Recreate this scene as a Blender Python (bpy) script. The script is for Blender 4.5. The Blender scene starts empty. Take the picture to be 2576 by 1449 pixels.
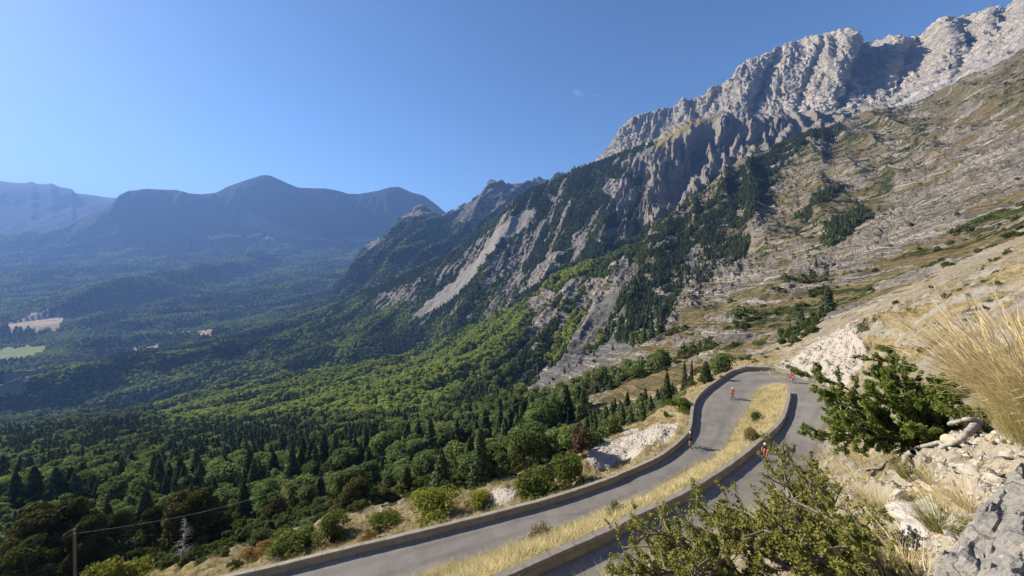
import bpy, bmesh, math, random
import numpy as np
from mathutils import Vector, Matrix, Euler

# ------------------------------------------------------------------ camera, sky, sun, exposure
SC = bpy.context.scene
COL = SC.collection
FPX, CX, HY = 936.0, 1288.0, 650.0        # focal length, centre column and horizon row of the photograph (2576 px wide)
cam_d = bpy.data.cameras.new('camera')
cam = bpy.data.objects.new('camera', cam_d)
COL.objects.link(cam)
cam.location = (0, 0, 0)
cam.rotation_euler = (math.radians(90), 0, 0)
cam_d.sensor_width = 36.0
cam_d.lens = 36.0 * FPX / 2576.0
cam_d.shift_y = -(724.5 - HY) / 2576.0
cam_d.clip_start = 0.05
cam_d.clip_end = 120000
SC.camera = cam

SUN_EL = math.radians(29)
SUN_AZ = math.radians(-69)                # from +Y towards +X
sun_dir = Vector((math.sin(SUN_AZ) * math.cos(SUN_EL), math.cos(SUN_AZ) * math.cos(SUN_EL), math.sin(SUN_EL)))
world = bpy.data.worlds.new('World')
SC.world = world
world.use_nodes = True
wn = world.node_tree
wn.nodes.clear()
sky = wn.nodes.new('ShaderNodeTexSky')
sky.sky_type = 'NISHITA'
sky.sun_disc = False
sky.sun_elevation = SUN_EL
sky.sun_rotation = SUN_AZ
sky.altitude = 1000
sky.air_density = 1.1
sky.dust_density = 0.6
sky.ozone_density = 7.5
bg = wn.nodes.new('ShaderNodeBackground')
bg.inputs['Strength'].default_value = 0.066
wo = wn.nodes.new('ShaderNodeOutputWorld')
wn.links.new(sky.outputs[0], bg.inputs[0])
wn.links.new(bg.outputs[0], wo.inputs[0])

sl = bpy.data.lights.new('sun', 'SUN')
sl.energy = 5.0
sl.angle = math.radians(0.53)
sl.color = (1.0, 0.90, 0.75)
so = bpy.data.objects.new('sun', sl)
COL.objects.link(so)
so.rotation_euler = sun_dir.to_track_quat('Z', 'Y').to_euler()

SC.view_settings.view_transform = 'Standard'
SC.view_settings.look = 'None'
SC.view_settings.exposure = 1.18
SC.view_settings.gamma = 1.0
SC.render.engine = 'CYCLES'
SC.cycles.use_denoising = True
SC.cycles.max_bounces = 5
SC.cycles.diffuse_bounces = 2
SC.cycles.glossy_bounces = 1
SC.cycles.transmission_bounces = 2
SC.cycles.volume_bounces = 0
SC.cycles.transparent_max_bounces = 6
SC.cycles.caustics_reflective = False
SC.cycles.caustics_refractive = False

# ------------------------------------------------------------------ helpers
rng = np.random.default_rng(7)
random.seed(7)

def W(px, py, Y):
    return np.array([(px - CX) / FPX * Y, Y, -(py - HY) / FPX * Y])

def Wz(px, py, z):
    Y = -z * FPX / (py - HY)
    return np.array([(px - CX) / FPX * Y, Y, z])

_perm = np.random.default_rng(3).permutation(512).astype(np.int32)
_grad = np.random.default_rng(4).normal(size=(512, 3)).astype(np.float32)
_grad /= np.linalg.norm(_grad, axis=1)[:, None]

def pn(x, y, z):
    """gradient noise, about -0.8..0.8"""
    x = np.asarray(x, np.float32); y = np.asarray(y, np.float32); z = np.asarray(z, np.float32) + np.zeros_like(x)
    xi = np.floor(x); yi = np.floor(y); zi = np.floor(z)
    fx = x - xi; fy = y - yi; fz = z - zi
    xi = xi.astype(np.int32) & 511; yi = yi.astype(np.int32) & 511; zi = zi.astype(np.int32) & 511
    u = fx * fx * fx * (fx * (fx * 6 - 15) + 10)
    v = fy * fy * fy * (fy * (fy * 6 - 15) + 10)
    w = fz * fz * fz * (fz * (fz * 6 - 15) + 10)
    def g(dx, dy, dz):
        h = _perm[(_perm[(_perm[(xi + dx) & 511] + yi + dy) & 511] + zi + dz) & 511]
        gr = _grad[h]
        return gr[..., 0] * (fx - dx) + gr[..., 1] * (fy - dy) + gr[..., 2] * (fz - dz)
    a = g(0, 0, 0); a += u * (g(1, 0, 0) - a)
    b = g(0, 1, 0); b += u * (g(1, 1, 0) - b)
    a += v * (b - a)
    c = g(0, 0, 1); c += u * (g(1, 0, 1) - c)
    d = g(0, 1, 1); d += u * (g(1, 1, 1) - d)
    c += v * (d - c)
    return (a + w * (c - a)) * 1.5

def fbm(x, y, z=0.0, octv=4, gain=0.5, lac=2.03):
    s = 0; a = 1.0; f = 1.0
    for i in range(octv):
        s = s + a * pn(x * f + 17.3 * i, y * f + 5.1 * i, np.asarray(z) * f + 9.7 * i)
        a *= gain; f *= lac
    return s

def ridged(x, y, z=0.0, octv=4, gain=0.5, lac=2.07):
    s = 0; a = 1.0; f = 1.0; prev = 1.0
    for i in range(octv):
        n = 1 - np.abs(pn(x * f + 11.3 * i, y * f + 7.7 * i, np.asarray(z) * f + 3.1 * i)) * 1.35
        n = np.clip(n, 0, 1) ** 2 * prev
        prev = np.clip(n * 1.4, 0.15, 1)
        s = s + a * n
        a *= gain; f *= lac
    return s          # about 0..1.6

def blocks(x, y, z, seed=0):
    """fractured rock: every cell of a 3-D cell pattern is a flat facet with its own tilt; about -1..1"""
    sh = np.asarray(x).shape
    p = np.stack([np.ravel(x), np.ravel(y), np.ravel(z)], 1).astype(np.float32)
    base = np.floor(p).astype(np.int32); f = p - base
    best = np.full(len(p), 9.0, np.float32); res = np.zeros(len(p), np.float32)
    for dx in (-1, 0, 1):
        for dy in (-1, 0, 1):
            for dz in (-1, 0, 1):
                h = _perm[(_perm[(_perm[(base[:, 0] + dx + seed) & 511] + base[:, 1] + dy) & 511] + base[:, 2] + dz) & 511]
                g = _grad[h]
                v = f - (np.array([dx, dy, dz], np.float32) + 0.5 + 0.55 * g)
                d = (v * v).sum(1)
                m = d < best
                best[m] = d[m]
                g2 = _grad[(h[m] + 37) & 511]
                res[m] = (v[m] * g2).sum(1) * 1.4 + 0.5 * g2[:, 0]
    return res.reshape(sh)

def sstep(a, b, x):
    t = np.clip((x - a) / (b - a), 0, 1)
    return t * t * (3 - 2 * t)

def in_poly(px, py, poly):
    poly = np.asarray(poly, float)
    inside = np.zeros(px.shape, bool)
    bb = (px >= poly[:, 0].min()) & (px <= poly[:, 0].max()) & (py >= poly[:, 1].min()) & (py <= poly[:, 1].max())
    X = px[bb]; Y = py[bb]; ins = np.zeros(X.shape, bool)
    n = len(poly); j = n - 1
    for i in range(n):
        xi, yi = poly[i]; xj, yj = poly[j]
        if yi != yj:
            c = ((yi > Y) != (yj > Y)) & (X < (xj - xi) * (Y - yi) / (yj - yi) + xi)
            ins ^= c
        j = i
    inside[bb] = ins
    return inside

def pchip_rows(P, ts):
    """P (K,C) knots at t=0..K-1, evaluated at ts -> (len(ts),C), monotone between knots"""
    K = P.shape[0]
    d = np.diff(P, axis=0)
    m = np.zeros_like(P)
    same = (d[:-1] * d[1:]) > 0
    m[1:-1] = np.where(same, 2 * d[:-1] * d[1:] / np.where(same, d[:-1] + d[1:], 1), 0)
    m[0] = d[0]; m[-1] = d[-1]
    k = np.clip(np.floor(ts).astype(int), 0, K - 2)
    t = (ts - k)[:, None]
    p0 = P[k]; p1 = P[k + 1]; m0 = m[k]; m1 = m[k + 1]
    return (2*t**3-3*t**2+1)*p0 + (t**3-2*t**2+t)*m0 + (-2*t**3+3*t**2)*p1 + (t**3-t**2)*m1

def smooth_cols(a, k):
    if k < 2: return a
    w = np.hanning(k + 2)[1:-1]; w /= w.sum()
    p = np.pad(a, k // 2, mode='edge')
    return np.convolve(p, w, mode='same')[k // 2:k // 2 + len(a)]

def loft(px, curves, rows, smooth=5):
    """a sheet of ground through feature lines given as (column, row, depth) in the photograph; returns X,Y,Z (R,C)"""
    V = []; L = []
    for c in curves:
        c = np.array(sorted(c), float)
        V.append(smooth_cols(np.interp(px, c[:, 0], c[:, 1]), smooth))
        L.append(smooth_cols(np.interp(px, c[:, 0], np.log(c[:, 2])), smooth * 3))
    V = np.array(V); L = np.array(L)
    ts = []
    for i, n in enumerate(rows):
        ts.append(i + np.arange(n) / n)
    ts = np.concatenate(ts + [[len(rows)]])
    Y = np.exp(pchip_rows(L, ts))
    v = pchip_rows(V, ts)
    X = (px[None, :] - CX) / FPX * Y
    Z = -(v - HY) / FPX * Y
    return X, Y, Z, ts

def grid_normals(X, Y, Z):
    P = np.stack([X, Y, Z], -1)
    du = np.gradient(P, axis=1); dv = np.gradient(P, axis=0)
    n = np.cross(du, dv)
    n /= np.linalg.norm(n, axis=-1)[..., None] + 1e-12
    n *= np.where(n[..., 2:3] < 0, -1, 1)
    return n

def scr(X, Y, Z):
    Ys = np.maximum(Y, 0.05)
    return CX + FPX * X / Ys, HY - FPX * Z / Ys

def mesh_obj(name, verts, faces, mat=None, parent=None, smooth=True, attrs=None, loops=None):
    """verts (N,3), faces (M,k) array of one polygon size"""
    me = bpy.data.meshes.new(name)
    verts = np.asarray(verts, np.float32); faces = np.asarray(faces, np.int32)
    k = faces.shape[1]
    me.vertices.add(len(verts)); me.vertices.foreach_set('co', verts.ravel())
    me.loops.add(faces.size); me.loops.foreach_set('vertex_index', faces.ravel())
    me.polygons.add(len(faces))
    me.polygons.foreach_set('loop_start', np.arange(0, faces.size, k, dtype=np.int32))
    me.polygons.foreach_set('loop_total', np.full(len(faces), k, np.int32))
    me.polygons.foreach_set('use_smooth', np.full(len(faces), smooth, bool))
    if attrs:
        for an, av in attrs.items():
            av = np.asarray(av, np.float32)
            if av.ndim == 1:
                a = me.attributes.new(an, 'FLOAT', 'POINT'); a.data.foreach_set('value', av)
            else:
                a = me.attributes.new(an, 'FLOAT_COLOR', 'POINT')
                if av.shape[1] == 3: av = np.concatenate([av, np.ones((len(av), 1), np.float32)], 1)
                a.data.foreach_set('color', av.ravel())
    me.update(calc_edges=True)
    if mat:
        for m in (mat if isinstance(mat, (list, tuple)) else [mat]): me.materials.append(m)
    o = bpy.data.objects.new(name, me)
    COL.objects.link(o)
    if parent: o.parent = parent
    return o

def grid_faces(R, C, keep=None):
    i = np.arange(R * C).reshape(R, C)
    f = np.stack([i[:-1, :-1], i[:-1, 1:], i[1:, 1:], i[1:, :-1]], -1)
    if keep is not None: f = f[keep]
    return f.reshape(-1, 4)

def tag(o, label=None, cat=None, group=None, kind=None):
    if label: o['label'] = label
    if cat: o['category'] = cat
    if group: o['group'] = group
    if kind: o['kind'] = kind
    return o

def empty(name, loc=(0, 0, 0), rz=0.0):
    o = bpy.data.objects.new(name, None)
    o.empty_display_size = 0.2
    o.location = loc; o.rotation_euler = (0, 0, rz)
    COL.objects.link(o)
    return o

# ------------------------------------------------------------------ node helper
class NT:
    def __init__(s, name):
        s.m = bpy.data.materials.new(name); s.m.use_nodes = True
        s.t = s.m.node_tree; s.t.nodes.clear()
        s.out = s.t.nodes.new('ShaderNodeOutputMaterial')
    def n(s, typ, **kw):
        nd = s.t.nodes.new(typ)
        for k, v in kw.items():
            if k in ('op', 'operation'): nd.operation = v
            elif k == 'blend': nd.blend_type = v
            else: setattr(nd, k, v)
        return nd
    def link(s, a, b): s.t.links.new(a, b)
    def val(s, inp, v):
        if hasattr(v, 'is_linked') or isinstance(v, bpy.types.NodeSocket): s.link(v, inp)
        else:
            if inp.type == 'RGBA' and not isinstance(v, (int, float)) and len(v) == 3: v = (*v, 1)
            inp.default_value = v
    def pos(s):
        return s.n('ShaderNodeNewGeometry').outputs['Position']
    def attr(s, name, color=False):
        a = s.n('ShaderNodeAttribute'); a.attribute_name = name
        return a.outputs['Color'] if color else a.outputs['Fac']
    def sep(s, col):
        x = s.n('ShaderNodeSeparateColor'); s.val(x.inputs[0], col); return x.outputs
    def mapping(s, vec, scale=(1, 1, 1), rot=(0, 0, 0), loc=(0, 0, 0)):
        m = s.n('ShaderNodeMapping'); s.val(m.inputs[0], vec)
        m.inputs['Scale'].default_value = scale; m.inputs['Rotation'].default_value = rot; m.inputs['Location'].default_value = loc
        return m.outputs[0]
    def noise(s, vec, scale, detail=4, rough=0.55, dist=0.0, color=False):
        m = s.n('ShaderNodeTexNoise'); s.val(m.inputs['Vector'], vec)
        m.inputs['Scale'].default_value = scale; m.inputs['Detail'].default_value = detail
        m.inputs['Roughness'].default_value = rough; m.inputs['Distortion'].default_value = dist
        return m.outputs['Color' if color else 'Fac']
    def voro(s, vec, scale, feature='F1', out='Distance'):
        m = s.n('ShaderNodeTexVoronoi'); m.feature = feature; s.val(m.inputs['Vector'], vec)
        m.inputs['Scale'].default_value = scale
        return m.outputs[out]
    def math(s, op, a, b=0.0, clamp=False):
        m = s.n('ShaderNodeMath', op=op); m.use_clamp = clamp
        s.val(m.inputs[0], a); s.val(m.inputs[1], b); return m.outputs[0]
    def step(s, v, a, b):
        m = s.n('ShaderNodeMapRange'); m.interpolation_type = 'SMOOTHSTEP'
        s.val(m.inputs['Value'], v)
        m.inputs['From Min'].default_value = a; m.inputs['From Max'].default_value = b
        return m.outputs[0]
    def mix(s, f, a, b, blend='MIX'):
        m = s.n('ShaderNodeMix'); m.data_type = 'RGBA'; m.blend_type = blend
        s.val(m.inputs[0], f); s.val(m.inputs[6], a); s.val(m.inputs[7], b)
        return m.outputs[2]
    def ramp(s, v, stops):
        r = s.n('ShaderNodeValToRGB'); s.val(r.inputs[0], v)
        e = r.color_ramp.elements
        while len(e) < len(stops): e.new(0.5)
        for i, (p, c) in enumerate(stops):
            e[i].position = p; e[i].color = (*c, 1)
        return r.outputs[0]
    def bump(s, h, strength, dist, normal=None):
        b = s.n('ShaderNodeBump'); s.val(b.inputs['Height'], h)
        b.inputs['Strength'].default_value = strength; b.inputs['Distance'].default_value = dist
        if normal is not None: s.link(normal, b.inputs['Normal'])
        return b.outputs[0]
    def bsdf(s, color, rough=0.9, normal=None, spec=0.15, **kw):
        b = s.n('ShaderNodeBsdfPrincipled')
        s.val(b.inputs['Base Color'], color); s.val(b.inputs['Roughness'], rough)
        b.inputs['Specular IOR Level'].default_value = spec
        if normal is not None: s.link(normal, b.inputs['Normal'])
        for k, v in kw.items(): s.val(b.inputs[k], v)
        s.link(b.outputs[0], s.out.inputs['Surface'])
        return s.m

def simple_mat(name, c1, c2, scale=6, rough=0.8, bump=0.0, spec=0.2):
    t = NT(name)
    p = t.n('ShaderNodeTexCoord').outputs['Object']
    f = t.noise(p, scale, 5, 0.6)
    nrm = t.bump(f, bump, 0.02) if bump else None
    return t.bsdf(t.mix(t.step(f, 0.3, 0.7), c1, c2), rough, nrm, spec)
# ------------------------------------------------------------------ ground materials
def ground_mat(name, S, rock_a, rock_b, rock_dark, scree, grass_a, grass_b, veg, strata=None, bump=0.6, warm=None):
    """rock / scree / dry grass / green ground by the vertex colour 'm' (R green, G dry grass, B scree); S = size in metres of the main rock features"""
    t = NT(name)
    p = t.pos()
    m = t.sep(t.attr('m', True))
    big = t.noise(p, 0.12 / S, 4, 0.6)
    mid = t.noise(p, 0.9 / S, 6, 0.68)
    fine = t.noise(p, 5.0 / S, 4, 0.7)
    pw = t.mix(0.18, p, t.noise(p, 0.25 / S, 3, 0.5, color=True), 'LINEAR_LIGHT') if False else p
    vor = t.voro(p, 1.1 / S, 'DISTANCE_TO_EDGE')
    col = t.mix(t.step(big, 0.35, 0.65), rock_a, rock_b)
    if warm is not None:
        col = t.mix(t.math('MULTIPLY', t.step(t.noise(t.mapping(p, (1, 1, 1), (0, 0, 0), (31, 5, 7)), 0.05 / S, 2, 0.5), 0.52, 0.7), 0.6), col, warm)
    h = t.math('ADD', t.math('MULTIPLY', mid, 1.0), t.math('MULTIPLY', fine, 0.25))
    if strata is not None:
        nx, ny, nz, per, amt = strata
        d = t.n('ShaderNodeVectorMath'); d.operation = 'DOT_PRODUCT'
        t.link(p, d.inputs[0]); d.inputs[1].default_value = (nx, ny, nz)
        s = t.math('ADD', t.math('DIVIDE', d.outputs['Value'], per), t.math('MULTIPLY', t.noise(p, 0.03 / S, 3, 0.5), 6.0))
        cv = t.n('ShaderNodeCombineXYZ'); t.link(s, cv.inputs[0])
        st = t.noise(cv.outputs[0], 1.0, 5, 0.75)
        sline = t.step(st, 0.44, 0.56)
        col = t.mix(t.math('MULTIPLY', t.math('MULTIPLY', t.math('SUBTRACT', 1.0, sline), amt), t.step(t.noise(t.mapping(p, (1, 1, 1), (0, 0, 0), (70, 20, 5)), 0.09 / S, 3, 0.6), 0.40, 0.60)), col, rock_dark)  # bedding lines, deepened in colour to stand for shadow under the ledges
        h = t.math('ADD', h, t.math('MULTIPLY', sline, 0.9))
    col = t.mix(t.math('MULTIPLY', t.step(mid, 0.50, 0.34), 0.55), col, rock_dark)
    col = t.mix(t.math('MULTIPLY', t.step(fine, 0.42, 0.62), 0.35), col, tuple(min(1, c * 1.25) for c in rock_a))
    # scree
    sc_n = t.noise(p, 2.5 / S, 5, 0.75)
    scc = t.mix(t.step(sc_n, 0.3, 0.7), tuple(c * 0.8 for c in scree), tuple(c * 1.1 for c in scree))
    col = t.mix(t.step(t.math('ADD', m[2], t.math('MULTIPLY', t.math('SUBTRACT', mid, 0.5), 0.9)), 0.35, 0.65), col, scc)
    # grass
    gcol = t.mix(t.step(t.noise(p, 0.45 / S, 5, 0.65), 0.35, 0.65), grass_a, grass_b)
    gf = t.step(t.math('ADD', m[1], t.math('MULTIPLY', t.math('SUBTRACT', mid, 0.5), 2.2)), 0.40, 0.62)
    col = t.mix(gf, col, gcol)
    vcol = t.mix(t.step(t.noise(p, 0.8 / S, 4, 0.7), 0.35, 0.68), tuple(c * 0.55 for c in veg), tuple(c * 1.35 for c in veg))
    vf = t.step(t.math('ADD', m[0], t.math('MULTIPLY', t.math('SUBTRACT', t.noise(t.mapping(p, (1, 1, 1), (0, 0, 0), (3, 8, 1)), 0.6 / S, 5, 0.65), 0.5), 2.0)), 0.40, 0.60)
    col = t.mix(vf, col, vcol)
    h = t.math('ADD', h, t.math('MULTIPLY', vor, 0.5))
    nrm = t.bump(h, bump, S * 0.9)
    return t.bsdf(col, 0.95, nrm, 0.05)

GRASS_A, GRASS_B, VEG = (0.31, 0.238, 0.125), (0.19, 0.16, 0.085), (0.055, 0.062, 0.028)
M_near = ground_mat('hillside_ground', 0.55, (0.30, 0.27, 0.23), (0.215, 0.194, 0.165), (0.115, 0.104, 0.09), (0.43, 0.385, 0.33), GRASS_A, GRASS_B, VEG, None, 0.8, (0.46, 0.39, 0.26))
M_mid = ground_mat('mountainside_ground', 3.0, (0.47, 0.42, 0.355), (0.35, 0.312, 0.265), (0.11, 0.10, 0.088), (0.25, 0.235, 0.215), (0.28, 0.215, 0.110), (0.165, 0.145, 0.065), (0.070, 0.085, 0.026), (0.25, 0.25, 0.935, 2.6, 0.92), 1.0, (0.40, 0.33, 0.23))
M_spur = ground_mat('spur_ground', 7.0, (0.21, 0.187, 0.157), (0.155, 0.139, 0.117), (0.075, 0.07, 0.065), (0.235, 0.215, 0.19), (0.22, 0.17, 0.085), (0.16, 0.135, 0.06), (0.03, 0.045, 0.02), None, 0.7)
M_massif = ground_mat('massif_rock', 9.0, (0.55, 0.495, 0.425), (0.44, 0.40, 0.345), (0.24, 0.222, 0.20), (0.48, 0.45, 0.42), (0.24, 0.20, 0.10), (0.17, 0.15, 0.07), (0.06, 0.07, 0.03), (0.15, 0.35, 0.925, 14.0, 0.35), 1.0, (0.50, 0.42, 0.31))
M_valley = ground_mat('valley_ground', 25.0, (0.15, 0.14, 0.12), (0.11, 0.105, 0.09), (0.06, 0.06, 0.055), (0.22, 0.27, 0.10), (0.50, 0.38, 0.25), (0.38, 0.29, 0.19), (0.022, 0.034, 0.02), None, 0.8)  # dark rock tones carry the far mountain's shade in the colour

# ------------------------------------------------------------------ far layers
def tex_mask(PX, PY, spec, base=(0, 0, 0)):
    M = np.zeros(PX.shape + (3,), np.float32) + np.array(base, np.float32)
    wob = 7.0
    jx = PX + wob * fbm(PX / 26.0, PY / 26.0, 1.5, 3); jy = PY + wob * fbm(PX / 26.0, PY / 26.0, 8.5, 3)
    for poly, val in spec:
        M[in_poly(jx, jy, poly)] = val
    return M

def blur(a, k):
    for ax in (0, 1):
        acc = np.zeros_like(a); n = 0
        for d in range(-k, k + 1):
            acc += np.roll(a, d, ax); n += 1
        a = acc / n
    return a

LAYERS = {}
FD = np.array([0.47, 0.88])               # fall line of the range, seen from above
def gully_coords(X, Y):
    return X * FD[1] - Y * FD[0], X * FD[0] + Y * FD[1]

F_, R_, S_, G_, V_ = (1, 0, 0), (0, 0, 0), (0, 0, 1), (0, 1, 0), (0.62, 0.4, 0)

STRIPS = [[(2000, 335), (2040, 312), (2085, 305), (2130, 330), (2110, 345), (2060, 360), (2010, 380), (1960, 420), (1935, 480), (1905, 555), (1860, 590), (1800, 610), (1760, 600), (1770, 545), (1800, 500), (1840, 450), (1880, 415), (1940, 375)],
          [(1690, 565), (1760, 530), (1800, 520), (1790, 590), (1800, 640), (1740, 610), (1720, 650), (1715, 700), (1700, 760), (1695, 800), (1660, 840), (1630, 862), (1555, 872), (1545, 850), (1580, 790), (1600, 740), (1620, 680), (1640, 610)],
          [(1780, 640), (1850, 590), (1900, 600), (1870, 640), (1830, 660), (1790, 660)], [(2130, 560), (2150, 520), (2170, 515), (2185, 540), (2160, 560)], [(2070, 590), (2100, 560), (2130, 545), (2150, 565), (2110, 620), (2075, 620)], [(1990, 545), (2040, 510), (2080, 480), (2120, 470), (2080, 520), (2030, 560)],
          [(1690, 905), (1740, 880), (1830, 840), (1880, 800), (1890, 820), (1820, 880), (1740, 915)], [(1980, 830), (2050, 800), (2080, 790), (2080, 840), (2020, 870), (1960, 890)]]
PALE_ZONE = [[(1480, 640), (1390, 690), (1250, 790), (1069, 885), (900, 918), (600, 962), (380, 1015), (430, 1075), (700, 1050), (900, 1060), (1080, 1040), (1190, 960), (1270, 890), (1310, 820), (1400, 730), (1500, 680)],
             [(1380, 910), (1400, 830), (1440, 780), (1470, 790), (1440, 860), (1400, 920)], [(1460, 885), (1490, 830), (1520, 830), (1510, 870), (1480, 895)]]
# ------------------------------------------------------------------ the road: edges traced, heights from a steady gradient
def catmull(pts, step):
    pts = np.asarray(pts, float)
    out = []
    n = len(pts)
    for i in range(n - 1):
        p0 = pts[max(i - 1, 0)]; p1 = pts[i]; p2 = pts[i + 1]; p3 = pts[min(i + 2, n - 1)]
        k = max(2, int(np.linalg.norm(p2 - p1) / step))
        for j in range(k):
            t = j / k
            out.append(0.5 * ((2 * p1) + (-p0 + p2) * t + (2 * p0 - 5 * p1 + 4 * p2 - p3) * t * t + (-p0 + 3 * p1 - 3 * p2 + p3) * t ** 3))
    out.append(pts[-1])
    return np.array(out)

WALL_H = 0.62
# outer parapet, top edge (column, row, height of its foot), from the far end round to the bottom left
_ow = [(1990, 932, -20.75), (1962, 927, -20.8), (1938, 924, -20.85), (1898, 923, -20.95), (1869, 926, -21.05), (1845, 932, -21.15), (1825, 943, -21.25), (1801, 960, -21.4), (1776, 978, -21.6), (1757, 998, -21.8), (1748, 1016, -21.95), (1744, 1041, -22.1), (1741, 1069, -22.3), (1731, 1090, -22.45), (1710, 1111, -22.6), (1687, 1130, -22.8), (1655, 1151, -23.0), (1614, 1170, -23.2), (1574, 1187, -23.4), (1533, 1205, -23.55),
       (1397, 1250, -24.0), (1275, 1283, -24.4), (1173, 1309, -24.7), (1072, 1334, -25.0), (970, 1358, -25.3), (868, 1382, -25.6), (767, 1407, -25.9), (680, 1428, -26.15), (583, 1450, -26.4), (430, 1482, -26.9), (250, 1520, -27.4)]
_iw = [(1987, 980, -20.75), (1989, 996, -20.6), (1984, 1020, -20.4), (1978, 1041, -20.1), (1967, 1061, -19.85), (1946, 1083, -19.5), (1922, 1103, -19.2), (1898, 1124, -18.95), (1873, 1144, -18.7), (1837, 1171, -18.4), (1792, 1200, -18.05), (1744, 1230, -17.7), (1695, 1255, -17.4), (1655, 1274, -17.2), (1614, 1292, -16.95), (1574, 1313, -16.75), (1533, 1336, -16.5), (1444, 1375, -16.1), (1376, 1405, -15.85), (1309, 1436, -15.6), (1278, 1449, -15.5), (1190, 1488, -15.2), (1090, 1530, -14.9)]
def wall_line(lst):
    out = []
    for px, py, zb in lst:
        p = Wz(px, py, zb + WALL_H); p[2] = zb
        out.append(p)
    return catmull(out, 0.5)
OW = wall_line(_ow)                 # foot line (inner top edge projected down)
IW = wall_line(_iw)
# grass edge of the lower branch
_le = [(1975, 970, -20.95), (1945, 968, -21.1), (1916, 974, -21.2), (1901, 985, -21.3), (1886, 1016, -21.6), (1869, 1045, -21.85), (1853, 1069, -22.05), (1841, 1093, -22.2), (1825, 1122, -22.45), (1792, 1150, -22.75), (1752, 1169, -22.95), (1715, 1191, -23.15), (1675, 1216, -23.35), (1635, 1241, -23.55), (1586, 1264, -23.75), (1533, 1285, -23.95), (1444, 1317, -24.25), (1342, 1351, -24.6), (1275, 1375, -24.8), (1207, 1398, -25.05), (1122, 1426, -25.3), (1055, 1449, -25.55), (920, 1495, -26.0), (760, 1545, -26.5), (600, 1590, -27.0)]
LE = catmull([Wz(*p) for p in _le], 0.5)
# hill side of the hairpin and of the upper branch
_re = [(1990, 936, -20.8), (2015, 950, -20.75), (2043, 962, -20.65), (2072, 974, -20.5), (2092, 986, -20.4), (2096, 1010, -20.1), (2085, 1045, -19.7), (2056, 1089, -19.3)]
RE = [Wz(*p) for p in _re]
# hidden part of the upper branch: 3.7 m from the parapet
tang = np.gradient(IW, axis=0); tang[:, 2] = 0; tang /= np.linalg.norm(tang, axis=1)[:, None]
side = np.stack([-tang[:, 1], tang[:, 0], 0 * tang[:, 0]], 1)
off = IW + side * 3.7
for k in range(0, len(IW), 5):
    if off[k, 1] < RE[-1][1] - 2.0: RE.append(off[k])
RE = catmull(RE, 0.5)

def lin(a, n):
    d = np.concatenate([[0], np.cumsum(np.linalg.norm(np.diff(a, axis=0), axis=1))])
    t = np.linspace(0, d[-1], n)
    return np.stack([np.interp(t, d, a[:, i]) for i in range(3)], 1)

def cut(a, y_from=None, i0=0, i1=None):
    return a[i0:i1]

# ribbon: outer side = upper branch hill side reversed + hairpin + parapet; inner side = parapet of the upper branch + island edge
i_tip_r = 0
outer_low = OW                                        # far end -> bottom left
inner_low = LE                                        # tip -> bottom left
outer_up = RE                                         # far end -> along the hill -> near
inner_up = IW                                         # tip -> near
def ribbon_pairs(outer, inner, n):
    return lin(outer, n), lin(inner, n)
NLOW, NUP, NC = 260, 240, 14
# near each branch match points by nearest approach rather than by arc length
def match(inner, outer, n):
    """for n stations along inner pick monotone matching stations along outer"""
    I = lin(inner, n); O = lin(outer, 900)
    T = np.gradient(I, axis=0)[:, :2]
    idx = np.empty(n)
    for k in range(n):
        idx[k] = np.argmin(np.linalg.norm(O[:, :2] - I[k, :2], axis=1))
    idx = np.maximum.accumulate(idx)
    # spread so that every part of the outer line is used
    w = np.linspace(0, 1, n)
    idx[0] = 0; idx[-1] = 899
    ker = np.hanning(31); ker /= ker.sum()
    sm = np.convolve(np.pad(idx, 15, mode='edge'), ker, 'valid')
    sm[0] = 0; sm[-1] = 899
    sm = np.maximum.accumulate(sm)
    f = np.floor(sm).astype(int).clip(0, 898); r = (sm - f)[:, None]
    return I, O[f] * (1 - r) + O[f + 1] * r
I1, O1 = match(inner_low, outer_low, NLOW)
I2, O2 = match(inner_up, outer_up, NUP)
def ribbon(I, O):
    t = np.linspace(0, 1, NC)[None, :, None]
    return I[:, None, :] * (1 - t) + O[:, None, :] * t
R1 = ribbon(I1, O1); R2 = ribbon(I2, O2)
# the join at the tip of the island: fan between the two start lines
J0, J1 = R2[0], R1[0]
ts_ = np.linspace(0, 1, 14)[:, None, None]
RJ = J0[None] * (1 - ts_) + J1[None] * ts_
ROAD = np.concatenate([R2[::-1], RJ[1:-1], R1], 0)    # one continuous strip
ROADV = ROAD.reshape(-1, 3)

# ------------------------------------------------------------------ near ground: a smooth surface through spot heights
_spots = []
def S(px, py, Y): _spots.append(W(px, py, Y))
def X3(x, y, z): _spots.append(np.array([x, y, z], float))
for x, y, z in [(0, 0, -1.62), (-2, 0, -1.9), (2, 0, -1.35), (0, -4, 0.6), (4, -3, 1.6), (-5, -3, -1.5), (-8, 2, -5.5), (-20, 0, -11), (-50, -5, -26), (-110, 0, -58), (-170, 0, -80), (10, -8, 6), (40, -10, 22), (100, -10, 48), (180, 0, 80),
                (0.5, 2, -2.7), (1, 5, -5.2), (0, 9, -8.8), (-4, 6, -8.0), (-6, 12, -13.2), (2, 13, -12.2), (-14, 10, -16.5), (-24, 15, -26.0), (6, 3, -1.6), (12, 3, 1.0), (25, 5, 6), (60, 10, 20), (120, 20, 44), (6, 9, -6.2), (9, 14, -10.2), (10, 18, -13.4)]:
    X3(x, y, z)
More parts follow.
